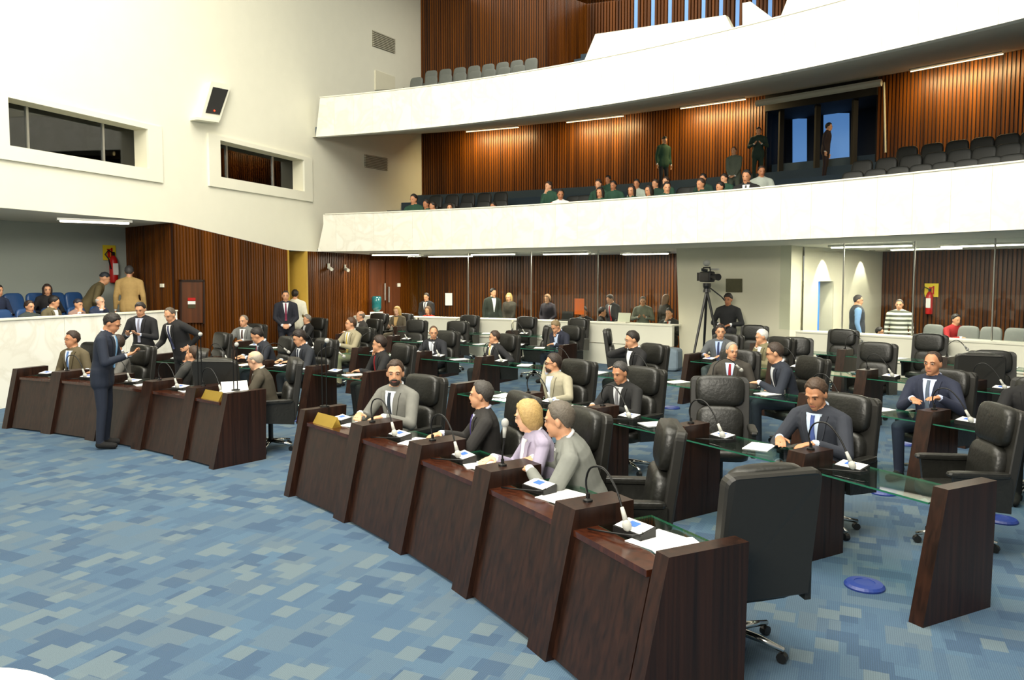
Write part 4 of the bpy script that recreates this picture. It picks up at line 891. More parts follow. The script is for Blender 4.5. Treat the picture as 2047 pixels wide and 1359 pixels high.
p = G(272, 606, 1.72); stand_at(276, 602, (-6.55, 13.4), 'standing young man in black suit with pale tie, hands clasped', deg(178), lean=4, pitch=20, yaw=8, suit=(24, 24, 28), tie=(140, 140, 156), shirt=(196, 204, 228), hair=(34, 26, 22), L='phone', Rr='phone')
stand_at(322, 612, (-5.72, 12.75), 'heavy standing man in black blazer, hand on hip, bending forward', deg(150), lean=18, side=4, pitch=26, yaw=14, suit=(26, 26, 28), tie=(60, 66, 100), shirt=(228, 228, 230), hair=(84, 74, 64), style='receding', L='hip', Rr=((.26, .34, .98), (0, .6, -.8), (1, 0, 0)), girth=1.18)
# third row
seat(488, 627, 3, 'balding man in grey suit, third row left, hands on the desk', turn=10, yaw=-4, pitch=6, suit=(106, 108, 106), tie=(66, 42, 40), shirt=(220, 222, 222), hair=(120, 110, 98), style='receding', lean=8, ch='black leather chair of the balding man in grey suit')
seat(702, 633, 3, 'man in beige suit with yellow tie, third row', turn=-14, yaw=-24, pitch=0, suit=(150, 142, 116), tie=(206, 182, 92), shirt=(232, 232, 228), hair=(74, 52, 36), lean=4, ch='black leather chair of the man in beige suit')
seat(866, 650, 3, 'man in black suit writing, head turned to his left', turn=8, yaw=34, pitch=10, suit=(34, 36, 42), tie=(190, 196, 206), shirt=(226, 230, 236), hair=(84, 62, 44), style='receding', lean=14, ch='black leather chair of the man writing in third row')
seat(990, 660, 3, 'man in black suit with yellow tie, hand over mouth', turn=-20, yaw=-24, pitch=6, suit=(32, 32, 36), tie=(214, 202, 130), shirt=(234, 234, 230), hair=(58, 42, 32), lean=-2, Rr='chin', L='arm', ch='black leather chair of the man with hand over mouth')
seat(1268, 655, 3, 'man in black suit holding his head, third row by open floor', turn=-22, yaw=-14, pitch=14, suit=(24, 24, 26), tie=None, shirt=(230, 232, 234), hair=(34, 26, 22), lean=8, L='table', Rr='cheek', ch='black leather chair of the man holding his head')
seat(1462, 682, 3, 'grey-haired man with red tie listening, third row right', turn=26, yaw=30, pitch=8, suit=(62, 58, 52), tie=(150, 22, 36), shirt=(190, 206, 236), hair=(150, 146, 138), style='receding', lean=4, L='lap', Rr='table', girth=1.1, ch='black leather chair of the grey-haired man with red tie', dR=1.1)
seat(1556, 682, 3, 'man with glasses in dark blue suit leaning toward the red tie', turn=-40, yaw=-14, pitch=16, suit=(32, 38, 50), tie=None, shirt=(214, 218, 224), hair=(58, 46, 38), glasses=True, lean=18, L='table', Rr='lap', ch='black leather chair of the man with glasses')
seat(1866, 697, 3, 'man in navy suit with striped tie and lapel pin, third row right', turn=6, yaw=0, pitch=4, suit=(32, 38, 58), tie=(84, 96, 112), shirt=(196, 206, 236), hair=(52, 38, 30), style='receding', lean=2, L=((-.20, .36, .86), (.2, .9, .1), (0, 0, 1)), Rr=((.06, .34, .82), (-.6, .7, 0), (0, 0, 1)), ch='black leather chair of the man in navy suit', skin='b')
# fourth row and back row
seat(614, 628, 4, 'grey-haired man in black suit turned left, near the doorway', turn=-30, yaw=-10, pitch=4, suit=(26, 26, 28), tie=None, shirt=(210, 212, 214), hair=(120, 114, 106), lean=4, ch='black leather chair of the grey-haired man near the doorway')
seat(637, 625, 5, 'man in navy suit seated behind the grey-haired man', turn=10, yaw=0, pitch=2, suit=(30, 36, 56), tie=(110, 140, 190), shirt=(224, 228, 234), hair=(48, 34, 28), lean=2, ch=None)
seat(722, 620, 4, 'bald man in charcoal suit in profile, fourth row', turn=-34, yaw=-14, pitch=6, suit=(52, 50, 48), tie=None, shirt=(228, 230, 230), hair=(110, 96, 84), style='bald', lean=6, ch='black leather chair of the bald man in charcoal suit')
seat(1116, 637, 4, 'brown-haired man with head lowered, hand to mouth, fourth row', turn=-10, yaw=-10, pitch=34, suit=(30, 34, 50), tie=None, shirt=(190, 206, 236), hair=(124, 106, 76), lean=16, Rr='chin', ch='black leather chair of the brown-haired man')
seat(1440, 648, 4, 'man in grey suit with blue shirt looking to his left', turn=14, yaw=18, pitch=4, suit=(86, 90, 94), tie=(46, 56, 92), shirt=(170, 190, 232), hair=(40, 30, 26), lean=4, ch='black leather chair of the man with blue shirt')
seat(1526, 657, 4, 'white-haired man in olive tweed jacket, fist to his face', turn=-26, yaw=-16, pitch=12, suit=(118, 112, 84), tie=None, shirt=(226, 228, 230), hair=(214, 212, 206), lean=10, Rr='chin', ch='black leather chair of the white-haired man')
seat(795, 607, 5, 'blond woman with long hair holding a phone', turn=0, yaw=-6, pitch=14, suit=(84, 76, 60), tie=None, shirt=(180, 150, 100), hair=(186, 148, 84), style='long', female=True, L='phone', Rr='phone', lean=2, skin='c', ch='black leather chair of the blond woman with phone')
for x, y, t, l in ((1740, 692, 8, 'empty black leather chair in front of the column side barrier'), (1588, 676, 26, 'empty black leather chair behind the man with glasses'), (1952, 708, -150, 'black leather chair turned away, behind the navy-suited man'),
                   (1675, 664, 6, 'empty black leather chair against the short white barrier'), (1848, 670, 6, 'empty black leather chair under the red fire extinguisher'), (1500, 655, 10, 'empty black leather chair beside the white-haired man'),
                   (820, 642, 4, 'empty black leather chair right of the blond woman with phone'), (902, 648, 4, 'empty black leather chair behind the man with hand over mouth'), (1068, 648, -70, 'black leather chair turned sideways in fourth row'),
                   (928, 636, 2, 'empty black leather chair against the barrier, centre left'), (1042, 637, 2, 'empty black leather chair against the barrier, centre'), (1145, 640, 2, 'empty black leather chair behind the brown-haired man'), (748, 626, 2, 'empty black leather chair behind the bald man in charcoal'), (1988, 735, 30, 'empty black leather chair cut by the right edge, fourth row'), (1245, 668, 120, 'black leather chair turned sideways before the long barrier')):
    pc = G(x, y, 1.14); R = math.hypot(pc.x-CX, pc.y-CY); R = 26.45 if R > 25.5 else 23.85; a = angx(x, R, 1.0); pc = A(R, a); chair((pc.x, pc.y), face(pc, t), l)
pc = A(RROW[3]+1.1, angx(2062, RROW[3]+1.1, .5)); stand_at(2070, 720, (pc.x, pc.y), 'person in black mostly beyond the right edge', face(pc, 30), pose='sit', suit=(18, 18, 20), tie=None, shirt=(200, 200, 200), lean=8)
chair((pc.x, pc.y), face(pc, 10), 'black leather chair of the person beyond the right edge')
# behind the barrier and at the doorway
def behind(x, y, R, label, turn=0, pose='stand', **k):
    p = DR(x, 640, R); return stand_at(x, y, (p.x, p.y), label, face(p, turn), pose=pose, **k)
sp = WL(19.0, 0, .5); stand_at(545, 574, (DW(545, 600)+Vector((.42, -.3, 0))), 'standing man in dark suit with maroon tie against the wood wall', deg(196), suit=(32, 34, 44), tie=(120, 40, 66), shirt=(220, 222, 228), hair=(40, 30, 26), style='buzz', L='clasp', Rr='clasp', lean=1, pitch=4, vox=.016, smin=1, smax=1.1)
p = DY(590, 600, 20.4); stand_at(588, 571, (p.x, p.y), 'person in white jacket walking into the lit doorway', deg(10), suit=(226, 224, 206), trousers=(20, 20, 22), tie='none', hair=(30, 24, 20), L='side', Rr='side', lean=1, vox=.018, smin=1, smax=1.1)
behind(853, 585, 28.6, 'man in dark suit standing behind the glass at the left', suit=(28, 28, 32), tie=(40, 40, 50), L='clasp', Rr='clasp', lean=1)
behind(856, 612, 28.0, 'person in red top seated behind the glass', pose='sit', suit=(206, 58, 34), tie='none', hair=(90, 60, 40), style='long', female=True, smin=.95, smax=1.15)
behind(985, 570, 29.2, 'tall man in dark jacket looking sideways behind the glass', turn=50, suit=(42, 50, 42), tie=None, yaw=20, L='side', Rr='side', lean=2, hair=DK)
behind(1018, 585, 28.8, 'fair-haired woman in dark coat behind the glass', suit=(48, 44, 34), tie='none', hair=(180, 148, 88), style='long', female=True, L='lap', Rr='lap', lean=2)
behind(1095, 587, 28.4, 'woman in dark blouse standing at the white counter', suit=(40, 34, 44), tie='none', hair=(120, 88, 54), style='bob', female=True, L='clasp', Rr='clasp', lean=2, pitch=14)
behind(1167, 612, 28.1, 'seated man in black behind the counter beside the orange card', pose='sit', suit=(26, 26, 28), tie=None, hair=DK, lean=6, smin=.95, smax=1.2)
behind(1222, 587, 28.5, 'man in dark suit with red tie bending down', suit=(40, 42, 46), tie=(186, 40, 36), hair=(70, 52, 38), lean=14, pitch=26, yaw=-14, L='lap', Rr='lap', turn=-20)
behind(1203, 613, 28.2, 'dark-haired person seated beside the man with red tie', pose='sit', suit=(30, 28, 28), tie='none', hair=DK, turn=120, smin=.95, smax=1.2)
behind(1285, 592, 28.6, 'person in grey padded jacket behind the white counter', suit=(128, 132, 118), tie='none', hair=(90, 74, 56), L='phone', Rr='phone', lean=4, turn=20)
behind(1330, 588, 28.9, 'woman with long brown hair in dark coat beside the column', suit=(52, 46, 34), tie='none', hair=(120, 82, 44), style='long', female=True, L='side', Rr='side', lean=2, turn=150)
behind(1338, 615, 28.1, 'seated man with orange tie, fist to his face, behind the counter', pose='sit', suit=(48, 50, 46), tie=(214, 78, 40), hair=DK, Rr='chin', lean=10, smin=.95, smax=1.2)
p = DR(1455, 640, 27.0); stand_at(1455, 586, (p.x, p.y), 'camera operator in black sweatshirt seated on a stool before the column', face(p, 10), pose='sit', zfloor=.42, suit=(30, 31, 32), trousers=(26, 26, 30), tie='none', hair=(30, 24, 20), style='full', L='lap', Rr='lap', lean=2, vox=.014, skin='d', smin=.95, smax=1.12)
behind(1713, 588, 29.6, 'man in dark vest with blue sleeves, in profile facing right', turn=118, suit=(52, 58, 66), sleeve=(120, 158, 204), tie='none', shirt=(130, 166, 206), hair=(40, 34, 32), style='buzz', L='side', Rr='side', lean=-2, girth=1.25, vox=.016)
behind(1797, 597, 29.8, 'man in grey and white striped sweater behind the glass', turn=12, suit=(84, 88, 76), stripes=(222, 224, 212), tie='none', trousers=(40, 44, 54), hair=(70, 60, 52), style='buzz', L='side', Rr='side', lean=0, girth=1.08, vox=.014)
behind(1910, 627, 31.0, 'person in red jacket seated behind the glass, right', pose='sit', suit=(150, 26, 30), tie='none', hair=DK, turn=60, smin=.95, smax=1.1); behind(1758, 655, 29.2, 'dark-haired person sitting low beside the striped sweater', pose='sit', suit=(30, 30, 32), tie='none', hair=DK, turn=100, smin=.85, smax=1.05)
# left gallery
def gal(x, y, dp, label, rz, pose='sit', zf=.62, **k):
    n, m = ray(x, 600); Y = -13.38/(n-.38); d = Vector((n, 1, 0)).normalized(); p = DW(x, 600)+d*dp; return stand_at(x, y, (p.x, p.y), label, rz, zfloor=zf, pose=pose, smin=.9, smax=1.12, **k)
FG = deg(-105)
gal(57, 605, 1.00, 'man in grey jacket slumped low in the gallery front row', FG, suit=(56, 64, 62), tie='none', hair=(50, 36, 28), L='lap', Rr='lap', lean=-10)
gal(104, 590, 1.10, 'man in olive jacket and white shirt in the gallery', FG+.2, suit=(98, 90, 66), tie=None, hair=DK, L='lap', Rr='lap', pitch=20, yaw=30, vox=.018)
gal(155, 597, 1.10, 'person with dark cap and pink jacket in the gallery', FG, suit=(150, 122, 112), tie='none', hair=(40, 40, 52), style='cap', L='lap', Rr='chin', female=True, vox=.018)
gal(199, 591, 1.20, 'white-haired bald man with hand to mouth in the gallery', FG, suit=(40, 50, 74), tie='none', hair=(200, 196, 190), style='bald', L='lap', Rr='chin', skin='c', vox=.018)
gal(95, 567, 1.90, 'long-haired person in black in the gallery back row', FG-.6, zf=.9, suit=(20, 20, 24), tie='none', hair=(46, 32, 28), style='long', female=True, L='lap', Rr='lap', vox=.018)
gal(-4, 568, 1.90, 'person in dark blue cut by the left edge, gallery back row', FG, zf=.9, suit=(34, 44, 70), tie='none', hair=DK, L='lap', Rr='lap')
gal(207, 543, 1.80, 'man in olive coat and dark cap bending forward in the gallery', deg(-60), pose='stand', suit=(92, 82, 54), tie='none', hair=(42, 46, 54), style='cap', lean=34, pitch=20, L='lap', Rr='lap', vox=.018)
gal(260, 530, 1.50, 'man in tan leather jacket standing with his back turned', deg(20), pose='stand', suit=(176, 146, 92), trousers=(36, 44, 66), tie='none', hair=(66, 64, 64), L='side', Rr='side', lean=2, pitch=14, vox=.016)
# lower balcony
GN, GN2 = (30, 66, 50), (24, 52, 42)
def balc(x, y, Rb, label, pose='sit', step=None, **k):
    Rb = max(Rb, 26.05); p = DR(x, y, Rb); z = 2.98+.34*int((Rb-25.36)/.95); return stand_at(x, y, (p.x, p.y), label, face(p, k.pop('turn', 0)), zfloor=z, pose=pose, smin=.85, smax=1.15, vox=.024, **k)
bl = [(828, 385, 25.9, 'student in green jacket at the far left of the lower balcony', {}), (853, 398, 25.8, 'student with only the head showing, second from the balcony\'s left end', {}), (866, 402, 25.75, 'student with only the face showing, third from the balcony\'s left end', {}), (899, 406, 25.7, 'student sunk low beside the empty seats on the balcony\'s left', {}), (987, 403, 25.7, 'student\'s head alone between dark empty balcony seats', {}),
      (1098, 361, 26.75, 'student in green leaning on a hand behind the white shirt', dict(Rr='chin')), (1120, 377, 25.9, 'person in white shirt with red sleeve on the lower balcony', dict(suit=(222, 222, 222), sleeve=(190, 40, 36), yaw=20)),
      (1197, 357, 26.8, 'green-jacketed student left of the tallest seated head', {}), (1216, 350, 27.7, 'green-jacketed student seated highest in the group', {}), (1200, 373, 25.9, 'long-haired student at the parapet, left of centre group', dict(style='long', female=True)), (1227, 360, 26.8, 'green-jacketed student seated just right of the long-haired one', {}),
      (1263, 369, 25.9, 'long-haired student with white collar at the parapet', dict(style='long', female=True)), (1273, 357, 26.8, 'student with pale shirt in the second row of the balcony', dict(suit=(150, 160, 150))), (1298, 369, 25.9, 'long-haired student with white straps at the parapet', dict(style='long', female=True)), (1311, 357, 26.8, 'student directly in front of the standing one in green', {}), (1333, 362, 25.9, 'student in green at the parapet below the standing one', {}), (1332, 352, 26.85, 'student half hidden beneath the standing one in green', {}),
      (1402, 355, 26.0, 'fair-faced student in green right of the empty seat', {}), (1406, 346, 26.9, 'student in green behind the fair-faced one', {}), (1441, 362, 25.9, 'student with pale hood and red collar at the parapet', dict(suit=(60, 84, 74))), (1449, 346, 26.9, 'student behind the one with the pale hood', {}),
      (1493, 338, 26.0, 'man in black suit at the right end of the balcony group', dict(suit=(24, 24, 26), tie=(60, 60, 64))), (1522, 330, 26.9, 'person in white and grey sports top beside the black suit', dict(suit=(160, 168, 160)))]
for x, y, Rb, l, k in bl:
    kk = dict(suit=GN if random.random() < .6 else GN2, tie='none', hair=random.choice([DK, (36, 26, 20), (52, 36, 26)]), L='lap', Rr='lap', lean=4, skin=random.choice('abd'), turn=random.uniform(-25, 25), yaw=random.uniform(-20, 20)); kk.update(k); balc(x, y, Rb, l, **kk)
balc(1328, 272, 30.6, 'student in green standing against the wooden wall with a cap', pose='stand', suit=GN, tie='none', style='cap', hair=(22, 24, 26), trousers=(28, 32, 40), L='side', Rr='side', turn=60, lean=2)
balc(1516, 276, 30.4, 'person in dark green standing next to the lobby doors', pose='stand', suit=(26, 48, 40), tie='none', hair=DK, L='phone', Rr='phone', turn=20, lean=2)
balc(1467, 306, 29.0, 'person in grey camouflage top half risen behind the group', pose='stand', suit=(88, 96, 84), tie='none', hair=(60, 46, 36), style='receding', L='lap', Rr='lap', lean=6)
balc(1655, 296, 31, 'dark silhouette of a person in front of the lobby glass', pose='stand', suit=(34, 22, 30), tie='none', hair=DK, L='side', Rr='side', turn=100, lean=6)
# ------------------------------------------------------------------ balcony and gallery seats
def make_seat(m):
    return [('back', MB().pillow((0, -.2, .70), (.45, .09, .58), .45, 16, 10, Matrix.Rotation(.18, 3, 'X')).mesh('back', m, True)), ('seat', MB().pillow((0, .04, .42), (.48, .44, .1), .4, 14, 8).mesh('seat', m, True)),
            ('pedestal', MB().box((0, -.02, .19), (.06, .3, .38)).mesh('pedestal', M['plastic'])), ('armrest', MB().pillow((.27, 0, .58), (.05, .36, .04), .4, 10, 6).mesh('armrest', M['plastic']))]
SEATS = {k: make_seat(M[k]) for k in ('seatblack', 'seatgrey', 'seatblue')}
def aud_seat(p, z, rz, kind, label, group):
    root = thing('auditorium_seat', label, 'seat', (p[0], p[1], z), rz, group)
    for nm, me in SEATS[kind]: part(nm, me, None, root)
def row_seats(x0, x1, n, Rb, zfun, kind, label, group):
    for i in range(n):
        x = x0+(x1-x0)*(i+.5)/n; a = angx(x, Rb, zfun+.8); p = A(Rb, a); aud_seat(p, zfun, face(p), kind, label+((', %s from the left' % ORD[i]) if n > 1 else ''), group)
zst = lambda Rb: 2.98+.34*int((Rb-25.36)/.95)
zs2 = lambda Rb: 5.78+.45*int((Rb-25.36)/.95)
g = 'dark seats on the left of the lower balcony'; row_seats(838, 1010, 5, 27.0, zst(27.0), 'seatblack', 'dark empty seat left on the lower balcony, second row', g); row_seats(848, 1010, 5, 27.9, zst(27.8), 'seatblack', 'dark empty seat left on the lower balcony, third row', g)
row_seats(1030, 1090, 3, 26.0, zst(26.0), 'seatblack', 'dark seat left of the white-shirted person', 'dark seats beside the white shirt'); row_seats(1128, 1190, 3, 27.0, zst(27.0), 'seatblack', 'dark empty seat right of the white-shirted person', 'dark seats right of the white shirt'); row_seats(1350, 1390, 2, 26.9, zst(26.9), 'seatblack', 'dark empty seat amid the students', 'dark seats amid the students')
row_seats(1672, 2080, 9, 26.85, zst(26.85), 'seatblack', 'dark empty seat right on lower balcony front', 'dark seats right of the lobby, front'); row_seats(1690, 2080, 8, 27.8, zst(27.8), 'seatblack', 'dark empty seat right on the lower balcony, second row', 'dark seats right of the lobby, second')
row_seats(1780, 2080, 6, 28.8, zst(28.8), 'seatblack', 'dark empty seat right on the lower balcony, third row', 'dark seats right of the lobby, third')
row_seats(812, 1045, 8, 29.3, zs2(29.3), 'seatgrey', 'grey empty seat on the upper balcony, front row', 'grey seats upper balcony front'); row_seats(842, 1070, 8, 30.25, zs2(30.25), 'seatgrey', 'grey empty seat on the upper balcony, second row', 'grey seats upper balcony second')
for i, x in enumerate((20, 70, 120, 170, 215)):
    p = DW(x, 600)+Vector((ray(x, 600)[0], 1, 0)).normalized()*1.15; aud_seat(p, .62, FG, 'seatblue', 'blue seat in the gallery front row, %s from the left' % ORD[i], 'blue gallery seats, front row')
for i, x in enumerate((5, 45, 90, 130, 165)):
    p = DW(x, 600)+Vector((ray(x, 600)[0], 1, 0)).normalized()*2.0; aud_seat(p, .9, FG, 'seatblue', 'blue seat in the gallery back row, %s from the left' % ORD[i], 'blue gallery seats, back row')
for i, x in enumerate((1860, 1930, 1975, 2025)):
    p = DR(x, 640, 30.6); aud_seat(p, .12, face(p), 'seatgrey', 'grey seat behind the glass at the right, %s from the left' % ORD[i], 'grey seats behind the glass')
# ------------------------------------------------------------------ wall furniture
def wall_panel(name, cat, label, px, off, dep, m, extra=None):
    q = [DW(x, y) for x, y in px]; nrm = Vector((.9348, -.3552, 0)); q = [p+nrm*off for p in q]; return solo(name, MB().prism(q, nrm*dep), m, label, cat)
def grille(x0, x1, yt0, yt1, yb0, yb1, label, n):
    root = thing('air_vent', label, 'vent', DW((x0+x1)/2, (yb0+yb1)/2)); nrm = Vector((.9348, -.3552, 0)); q = [DW(x0, yb0), DW(x1, yb1), DW(x1, yt1), DW(x0, yt0)]
    part('backing', MB().prism(q, nrm*.015), mat('vent_dark', (120, 116, 100), .7), root, world=True)
    for i in range(n):
        u, v = (i+.15)/n, (i+.7)/n; L0, L1 = q[0].lerp(q[3], u), q[1].lerp(q[2], u); U0, U1 = q[0].lerp(q[3], v), q[1].lerp(q[2], v); part('louvre', MB().prism([p+nrm*.015 for p in (L0, L1, U1, U0)], nrm*.03), M['vent'], root, world=True)
grille(744, 788, 60, 78, 92, 107, 'grey louvred vent high on the white wall above the upper balcony', 9); grille(728, 773, 308, 316, 334, 342, 'grey louvred vent at the left end of the lower balcony', 8)
wall_panel('access_hatch', 'hatch', 'white square hatch on the wall beside the upper balcony seats', [(749, 180), (788, 178), (788, 154), (749, 140)], .0, .03, M['cream'])
# loudspeaker in angled white housing
c = DW(415, 200); root = thing('loudspeaker', 'white angled loudspeaker box with black grille on the left wall', 'loudspeaker', c)
nrm = Vector((.9348, -.3552, 0)); q = [DW(*p) for p in ((392, 238), (430, 243), (453, 172), (413, 165))]; out = Vector((.75, -.66, -.05)).normalized()
part('housing', MB().prism(q, out*.22), M['white'], root, world=True); q2 = [DW(*p)+out*.222 for p in ((401, 227), (429, 231), (446, 182), (416, 176))]; part('grille', MB().prism(q2, out*.015), M['plastic'], root, world=True)
part('bracket', MB().prism([DW(380, 236), DW(425, 243), DW(425, 247), DW(380, 241)], out*.3), M['white'], root, world=True); part('indicator_light', MB().sphere(DW(418, 223)+out*.24, .02), M['led'], root, world=True)
# wooden service door with labels, switch
root = thing('service_door', 'dark wooden service door with notices in the panelled wall', 'door', DW(380, 640))
n4 = Vector((.9348, -.3552, 0)); q = [DW(*p)+n4*.03 for p in ((357, 645), (402, 645), (402, 562), (357, 562))]; part('leaf', MB().prism(q, n4*.03), M['door_wood'], root, world=True)
for (xa, xb, ya, yb, m) in ((371, 386, 595, 601, M['red']), (371, 386, 602, 608, M['paper']), (371, 386, 609, 616, M['plaque'])):
    part('notice', MB().prism([DW(*p)+n4*.061 for p in ((xa, yb), (xb, yb), (xb, ya), (xa, ya))], n4*.006), m, root, world=True)
for (xa, xb, ya, yb) in ((355, 404, 559, 563), (355, 358, 559, 647), (401, 404, 559, 647)): part('frame', MB().prism([DW(*p)+n4*.03 for p in ((xa, yb), (xb, yb), (xb, ya), (xa, ya))], n4*.045), M['desk'], root, world=True)
def onseg(x, y, pa, pb, off=0):
    n, m = ray(x, y); d = Vector((pb.x-pa.x, pb.y-pa.y, 0)).normalized(); t = (n*pa.y-pa.x)/(d.x-n*d.y); Y = pa.y+t*d.y; return Vector((n*Y, Y, HC-m*Y))+Vector((d.y, -d.x, 0))*off
solo('light_switch', MB().prism([onseg(x, y, g1, q0, .03) for x, y in ((325, 574), (331, 574), (331, 567), (325, 567))], Vector((tdir.y, -tdir.x, 0))*.03), M['white'], 'small white light switch on the panelled gallery side wall', 'switch')
for x, y, l in ((654, 535, 'small white camera on the rear wood wall, left one'), (687, 537, 'small white camera on the rear wood wall, right one')):
    p = DW(x, y)+n4*.05; root = thing('wall_camera', l, 'camera', p); part('bracket', MB().box((0, 0, .06), (.05, .05, .12)), M['white'], root); part('body', MB().tube([(0, .03, 0), (.12, -.14, -.05)], .05, 10), M['white'], root)
root = thing('double_door', 'wooden double door with long steel handles under the balcony', 'door', DW(767, 640))
for xa, xb in ((735, 766), (768, 797)): part('leaf', MB().prism([DW(*p)+n4*.03 for p in ((xa, 650), (xb, 650), (xb, 520), (xa, 520))], n4*.03), M['door_wood'], root, world=True)
for x, ya, yb in ((763, 566, 600), (771, 573, 604)): part('handle', MB().tube([DW(x, ya)+n4*.12, DW(x, yb)+n4*.12], .028, 8), M['steel'], root, world=True)
wall_panel('door_switch', 'switch', 'white switch plate right of the double door', [(791, 573), (796, 573), (796, 566), (791, 566)], .06, .03, M['white'])
root = thing('steel_frame_stand', 'slim white metal stand with a crossbar near the doorway', 'stand', G(672, 652, .75)*1.0)
b = DY(672, 655, 22.3); root.location = (b.x, b.y, 0)
zt = DY(672, 596, 22.3).z
for dx in (-.07, .07): part('post', MB().tube([(dx, 0, 0), (dx, 0, zt)], .02, 8), M['white'], root)
part('crossbar', MB().box((-.2, 0, zt-.1), (.5, .04, .07)), M['white'], root); part('foot', MB().box((0, 0, .015), (.4, .3, .03)), M['white'], root)
p = DR(753, 632, R_BAR+.75); root = thing('water_cooler', 'water cooler with upturned green-blue bottle behind the white barrier', 'water cooler', (p.x, p.y, 0))
part('cabinet', MB().box((0, 0, .57), (.34, .34, 1.14)), M['white'], root); part('bottle', MB().lathe([(.05, 1.14), (.14, 1.22), (.15, 1.3), (.14, 1.36), (.15, 1.42), (.15, 1.58), (.12, 1.62)], 18), M['water'], root, True); part('tap', MB().box((0, -.19, .95), (.1, .06, .04)), M['plastic'], root)
def extinguisher(p, rz, label, h=.55):
    root = thing('fire_extinguisher', label, 'fire extinguisher', p, rz)
    part('cylinder', MB().lathe([(.085, 0), (.09, .02), (.09, h-.12), (.06, h-.04), (.03, h)], 18), M['red'], root, True); part('valve', MB().box((0, 0, h+.04), (.05, .05, .08)), M['plastic'], root)
    part('data_label', MB().box((0, -.088, h*.5), (.11, .02, h*.42)), M['paper'], root); part('hose', MB().tube([(0, 0, h+.05), (-.12, -.02, h+.12), (-.2, -.02, h+.02), (-.13, -.03, h-.08), (-.09, -.05, h*.5)], .014, 8), M['plastic'], root, True)
def fire_sign(p, rz, label, w_=.3, h_=.34):
    root = thing('fire_sign', label, 'sign', p, rz); part('plate', MB().box((0, 0, 0), (w_, .015, h_)), M['yellow'], root)
    part('red_symbol', MB().box((-.02, -.012, -.03), (.06, .01, .17)), M['red'], root); part('red_symbol', MB().box((.05, -.012, .0), (.04, .01, .22)), M['red'], root); part('red_symbol', MB().box((0, -.012, .07), (.12, .01, .03)), M['red'], root)
def gwall(x, y, off=.1):
    n, m = ray(x, y); den = dg.x-n*dg.y; t = (n*g0.y-g0.x)/den; Y = g0.y+t*dg.y; nn_ = Vector((dg.y, -dg.x, 0)); return Vector((n*Y, Y, HC-m*Y))+nn_*off
rzg = math.atan2(dg.y, dg.x)
extinguisher(gwall(223, 565), rzg, 'red fire extinguisher on the gallery\'s grey wall', .62); fire_sign(gwall(217, 505, .03), rzg, 'yellow fire sign on the gallery\'s grey wall')
p = DR(1857, 628, 33.42); rzr = math.radians(ang(p)-90); extinguisher((p.x, p.y, p.z), rzr, 'red fire extinguisher on the right wood wall', .6); p = DR(1862, 580, 33.5); fire_sign((p.x, p.y, p.z), rzr, 'yellow fire sign on the right wood wall', .34, .36)
cn = (f1-f0).normalized(); cno = Vector((cn.y, -cn.x, 0)); 
def colp(x, y, off=0):
    n, m = ray(x, y); den = cn.x-n*cn.y; t = (n*f0.y-f0.x)/den; Y = f0.y+t*cn.y; return Vector((n*Y, Y, HC-m*Y))+cno*off
solo('wall_plaque', MB().prism([colp(*p) for p in ((1452, 584), (1484, 584), (1484, 557), (1452, 557))], cno*.03), M['plaque'], 'bronze plaque on the white column', 'plaque')
p = DR(897, 612, 30.9); solo('wall_notice', MB().box(DR(897, 598, 31.1), (.24, .02, .42)), M['paper'], 'white paper notice on the wood wall behind glass', 'notice')
p = DR(1158, 612, R_BAR+.35); solo('orange_display_card', MB().box(DR(1158, 608, R_BAR+.36)+Vector((0, 0, -.06)), (.28, .02, .42), rz=-.6), M['orange'], 'orange card propped on the white counter', 'card')
# television camera on tripod
tp = DR(1412, 640, 26.3); tp.z = 0; top = DY(1412, 575, tp.y).z
root = thing('camera_tripod', 'tall black tripod carrying the television camera', 'tripod', tp)
for k, (dx, dy) in enumerate(((-.42, -.25), (.38, -.2), (.05, .45))): part('leg', MB().tube([(0, 0, top-.05), (dx*.55, dy*.55, top*.45), (dx, dy, .0)], [.03, .028, .02], 8), M['lens'], root)
part('spreader', MB().tube([(-.2, -.12, .5), (.18, -.1, .5), (.03, .2, .5), (-.2, -.12, .5)], .01, 6), M['lens'], root); part('head', MB().lathe([(.09, top-.1), (.07, top-.02), (.09, top+.04), (.09, top+.1)], 14), M['lens'], root); part('pan_handle', MB().tube([(0, 0, top+.05), (.35, .1, top-.2), (.42, .1, top-.28)], .014, 8), M['lens'], root)
root = thing('television_camera', 'black shoulder television camera on a tripod by the column', 'camera', tp+Vector((0, 0, top+.1)), deg(20))
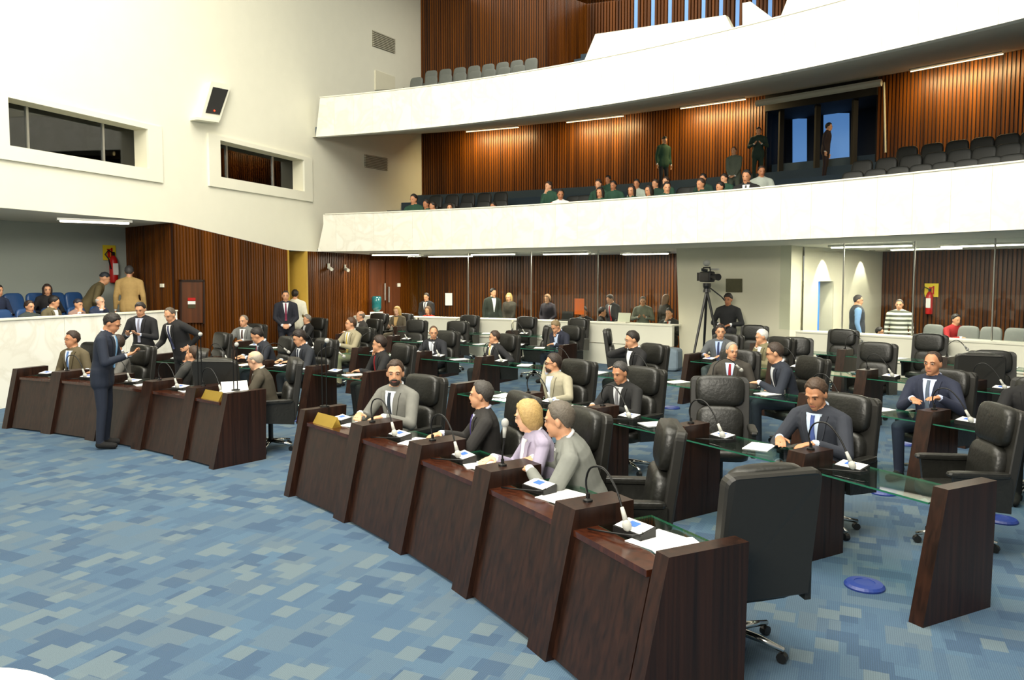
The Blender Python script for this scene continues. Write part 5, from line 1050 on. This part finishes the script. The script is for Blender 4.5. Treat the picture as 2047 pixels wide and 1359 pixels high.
part('body', MB().pillow((0, .0, .14), (.16, .42, .24), .3), M['lens'], root); part('lens', MB().tube([(0, -.2, .14), (0, -.42, .13)], [.06, .075], 14), M['lens'], root); part('viewfinder', MB().tube([(-.1, -.16, .27), (-.22, -.1, .3)], .03, 10), M['lens'], root); part('handle', MB().tube([(0, -.12, .25), (0, -.1, .34), (0, .14, .34), (0, .16, .25)], .015, 8), M['lens'], root)
part('battery', MB().box((0, .25, .14), (.12, .1, .18)), M['plastic'], root); part('microphone', MB().tube([(.08, -.3, .3), (.08, -.02, .3)], .02, 10), M['foam'], root); part('top_light', MB().sphere((.0, .02, .44), (.08, .08, .07)), M['foam'], root, True)
p = DR(1455, 640, 27.0); solo('operator_stool', MB().lathe([(.2, 0), (.2, .03), (.03, .05), (.03, .82), (.19, .84), (.2, .88), (.18, .9)], 18, (p.x, p.y-.02, 0)), M['plastic'], 'black round stool under the camera operator', 'stool')
p = colp(1369, 706, .7); solo('equipment_case', MB().pillow((p.x-.15, p.y-.1, .27), (.75, .5, .54), .3, rot=Matrix.Rotation(-.5, 3, 'Z')), M['greycloth'], 'grey covered equipment case at the foot of the column', 'case')
for x, y, R, l in ((1130, 632, R_BAR+.3, 'dark monitor on the counter in front of the orange card'), (1243, 636, R_BAR+.3, 'pale laptop on the white counter')):
    p = DR(x, y, R-.1); root = thing('laptop', l, 'laptop', (p.x, p.y, 1.05), face(p)+math.pi); m = M['plastic'] if 'dark' in l else M['white']
    part('base', MB().box((0, .0, .012), (.34, .24, .02)), m, root); part('screen', MB().box((0, .13, .13), (.34, .015, .23), rot=Matrix.Rotation(-.25, 3, 'X')), m, root)
# white round ledge in the near left corner
p = DY(-10, 1335, 1.9); solo('white_pedestal', MB().lathe([(.34, 0), (.34, p.z-.06), (.38, p.z-.05), (.40, p.z-.02), (.385, p.z)], 40, (p.x-.02, p.y-.38, 0)), M['white'], 'white round pedestal edge at the lower left corner', 'pedestal')
# pole on the lower balcony wall
p = DR(1770, 305, 31.4); p2 = DR(1767, 165, 31.4); solo('wall_conduit', MB().tube([p, p2], .025, 8), M['vent'], 'pale vertical pipe on the balcony wall right of the lobby', 'pipe')
# handheld things
solo('mobile_phone', MB().box((-5.17+.978*.37, 9.70+.208*.37, 1.235), (.12, .06, .012), rz=.2), M['plastic'], 'small dark phone in the hands of the standing navy-suited man', 'phone')
